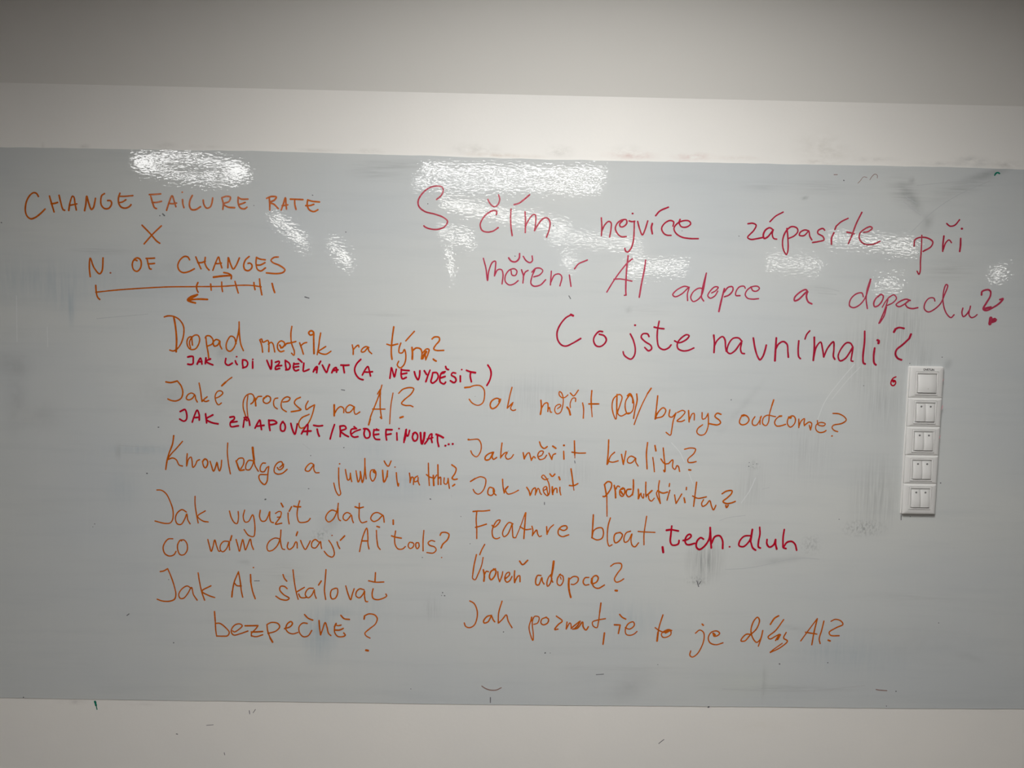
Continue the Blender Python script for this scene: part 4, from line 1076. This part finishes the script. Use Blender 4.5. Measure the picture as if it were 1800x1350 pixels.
for i, c in enumerate(cz):
    up = .0052 if i == 0 else 0; dn = .0052 if i == 4 else 0
    cc = c+(up-dn)/2; hz = pitch/2+(up+dn)/2
    hzz = hz-.0002
    A = rrect(bm, 0, cc, .041, hz, -.002, .0022); B = rrect(bm, 0, cc, .041, hz, -.0074, .0022)
    Cc = rrect(bm, 0, cc, .0398, hz-.0012, -.0084, .0022); Dd = rrect(bm, 0, cc, .0350, hz-.0040, -.0094, .0022)
    E_ = rrect(bm, 0, c, .0283, .0293, -.0100, .0015); F_ = rrect(bm, 0, c, .0277, .0287, -.0086, .0015); G_ = rrect(bm, 0, c, .0277, .0287, -.004, .0015)
    for a_, b2 in ((A, B), (B, Cc), (Cc, Dd), (Dd, E_), (E_, F_), (F_, G_)): bridge(bm, a_, b2)
bmesh.ops.recalc_face_normals(bm, faces=bm.faces)
obj('frame', bm, M_SW, sw, True)
def inner_bm():
    bm = bmesh.new()
    A = rrect(bm, 0, 0, .0274, .0284, -.004, .0014); B = rrect(bm, 0, 0, .0274, .0284, -.0102, .0014); C_ = rrect(bm, 0, 0, .0262, .0272, -.0112, .0014)
    D_ = rrect(bm, 0, 0, .0238, .0240, -.0106, .0006); E_ = rrect(bm, 0, 0, .0232, .0232, -.0070, .0006)
    for a_, b2 in ((A, B), (B, C_), (C_, D_), (D_, E_)): bridge(bm, a_, b2)
    bm.faces.new(E_); bmesh.ops.recalc_face_normals(bm, faces=bm.faces); return bm
def rocker_bm(w2):
    """curved key: flat at the top, swelling towards the lower edge, then tucked under"""
    bm = bmesh.new(); n = 14; rows = []
    prof = []
    for i in range(n+1):
        u = i/n; z = .0222-.0444*u
        y = -.0100 - .0064*u + .0030*max(0, u-.5)**2/.25
        prof.append((z, y))
    prof = [(.0225, -.0075)] + prof + [(-.0226, -.0075)]
    for z, y in prof:
        rows.append([bm.verts.new((x, yy, z)) for x, yy in ((-w2, -.0075), (-w2, y+.0005), (-w2+.0007, y), (-w2*.33, y-.0002), (w2*.33, y-.0002), (w2-.0007, y), (w2, y+.0005), (w2, -.0075))])
    for a_, b2 in zip(rows, rows[1:]):
        for i in range(7): bm.faces.new((a_[i], a_[i+1], b2[i+1], b2[i]))
    bmesh.ops.recalc_face_normals(bm, faces=bm.faces); return bm
def lens_bm(r):
    bm = bmesh.new(); N = 16
    A = [bm.verts.new((r*math.cos(2*math.pi*i/N), 0, r*math.sin(2*math.pi*i/N))) for i in range(N)]
    B = [bm.verts.new((r*.8*math.cos(2*math.pi*i/N), -.0004, r*.8*math.sin(2*math.pi*i/N))) for i in range(N)]
    bridge(bm, A, B); bm.faces.new(B); bmesh.ops.recalc_face_normals(bm, faces=bm.faces); return bm
inner0 = rk0 = ln0 = None
for i, c in enumerate(cz):
    if inner0 is None: inner0 = o = obj('inner_frame', inner_bm(), M_SW, sw)
    else: o = inner0.copy(); COL.objects.link(o)
    o.location = (0, 0, c)
    if i == 0:
        k1 = obj('rocker', rocker_bm(.0226), M_SW, sw, True); k1.location = (0, 0, c); k1['label'] = 'wide single rocker'
        l1 = obj('indicator', lens_bm(.0008), M_IND, k1); l1.location = (.001, -.0149, -.0125)
    else:
        for s in (-1, 1):
            if rk0 is None:
                rk0 = q = obj('rocker', rocker_bm(.01115), M_SW, sw, True)
                ln0 = l = obj('indicator', lens_bm(.0026), M_IND, q)
            else:
                q = rk0.copy(); COL.objects.link(q); l = ln0.copy(); COL.objects.link(l); l.parent = q
            q.location = (s*.01145, 0, c); l.location = (.0005, -.0114, .0145)
for (px, py, ax, az) in ((1655,716,.0012,.006), (1651,768,.0010,.005), (1657,668,.0008,.004)):
    x, z = at(px, py, -.009)
    bm = bmesh.new(); N = 10
    bm.faces.new([bm.verts.new((ax*math.cos(2*math.pi*i/N), 0, az*math.sin(2*math.pi*i/N))) for i in range(N)])
    o = obj('pink_smear', bm, M_PIN, sw); o.location = (x-SX, -.0103-YB*0, z-(SZ-.183)); o.rotation_euler = (0, .25, -.0)
    o['label'] = 'faint pink ink smear on the frame edge'
fc = bpy.data.curves.new('label_text', 'FONT'); fc.body = 'DVETLIN'; fc.size = .0072; fc.extrude = .00005; fc.offset = .00018; fc.align_x = 'CENTER'; fc.space_character = .92
fo = bpy.data.objects.new('tmp', fc); COL.objects.link(fo)
me = bpy.data.meshes.new_from_object(fo.evaluated_get(bpy.context.evaluated_depsgraph_get())); bpy.data.objects.remove(fo)
me.materials.clear(); me.materials.append(M_BLK)
lt = bpy.data.objects.new('label_text', me); COL.objects.link(lt); lt.parent = sw
lt.rotation_euler = (math.pi/2-.12, 0, 0); lt.location = (.003, -.0101, cz[0]+.0315); lt['label'] = 'black capital letters printed above the top switch'
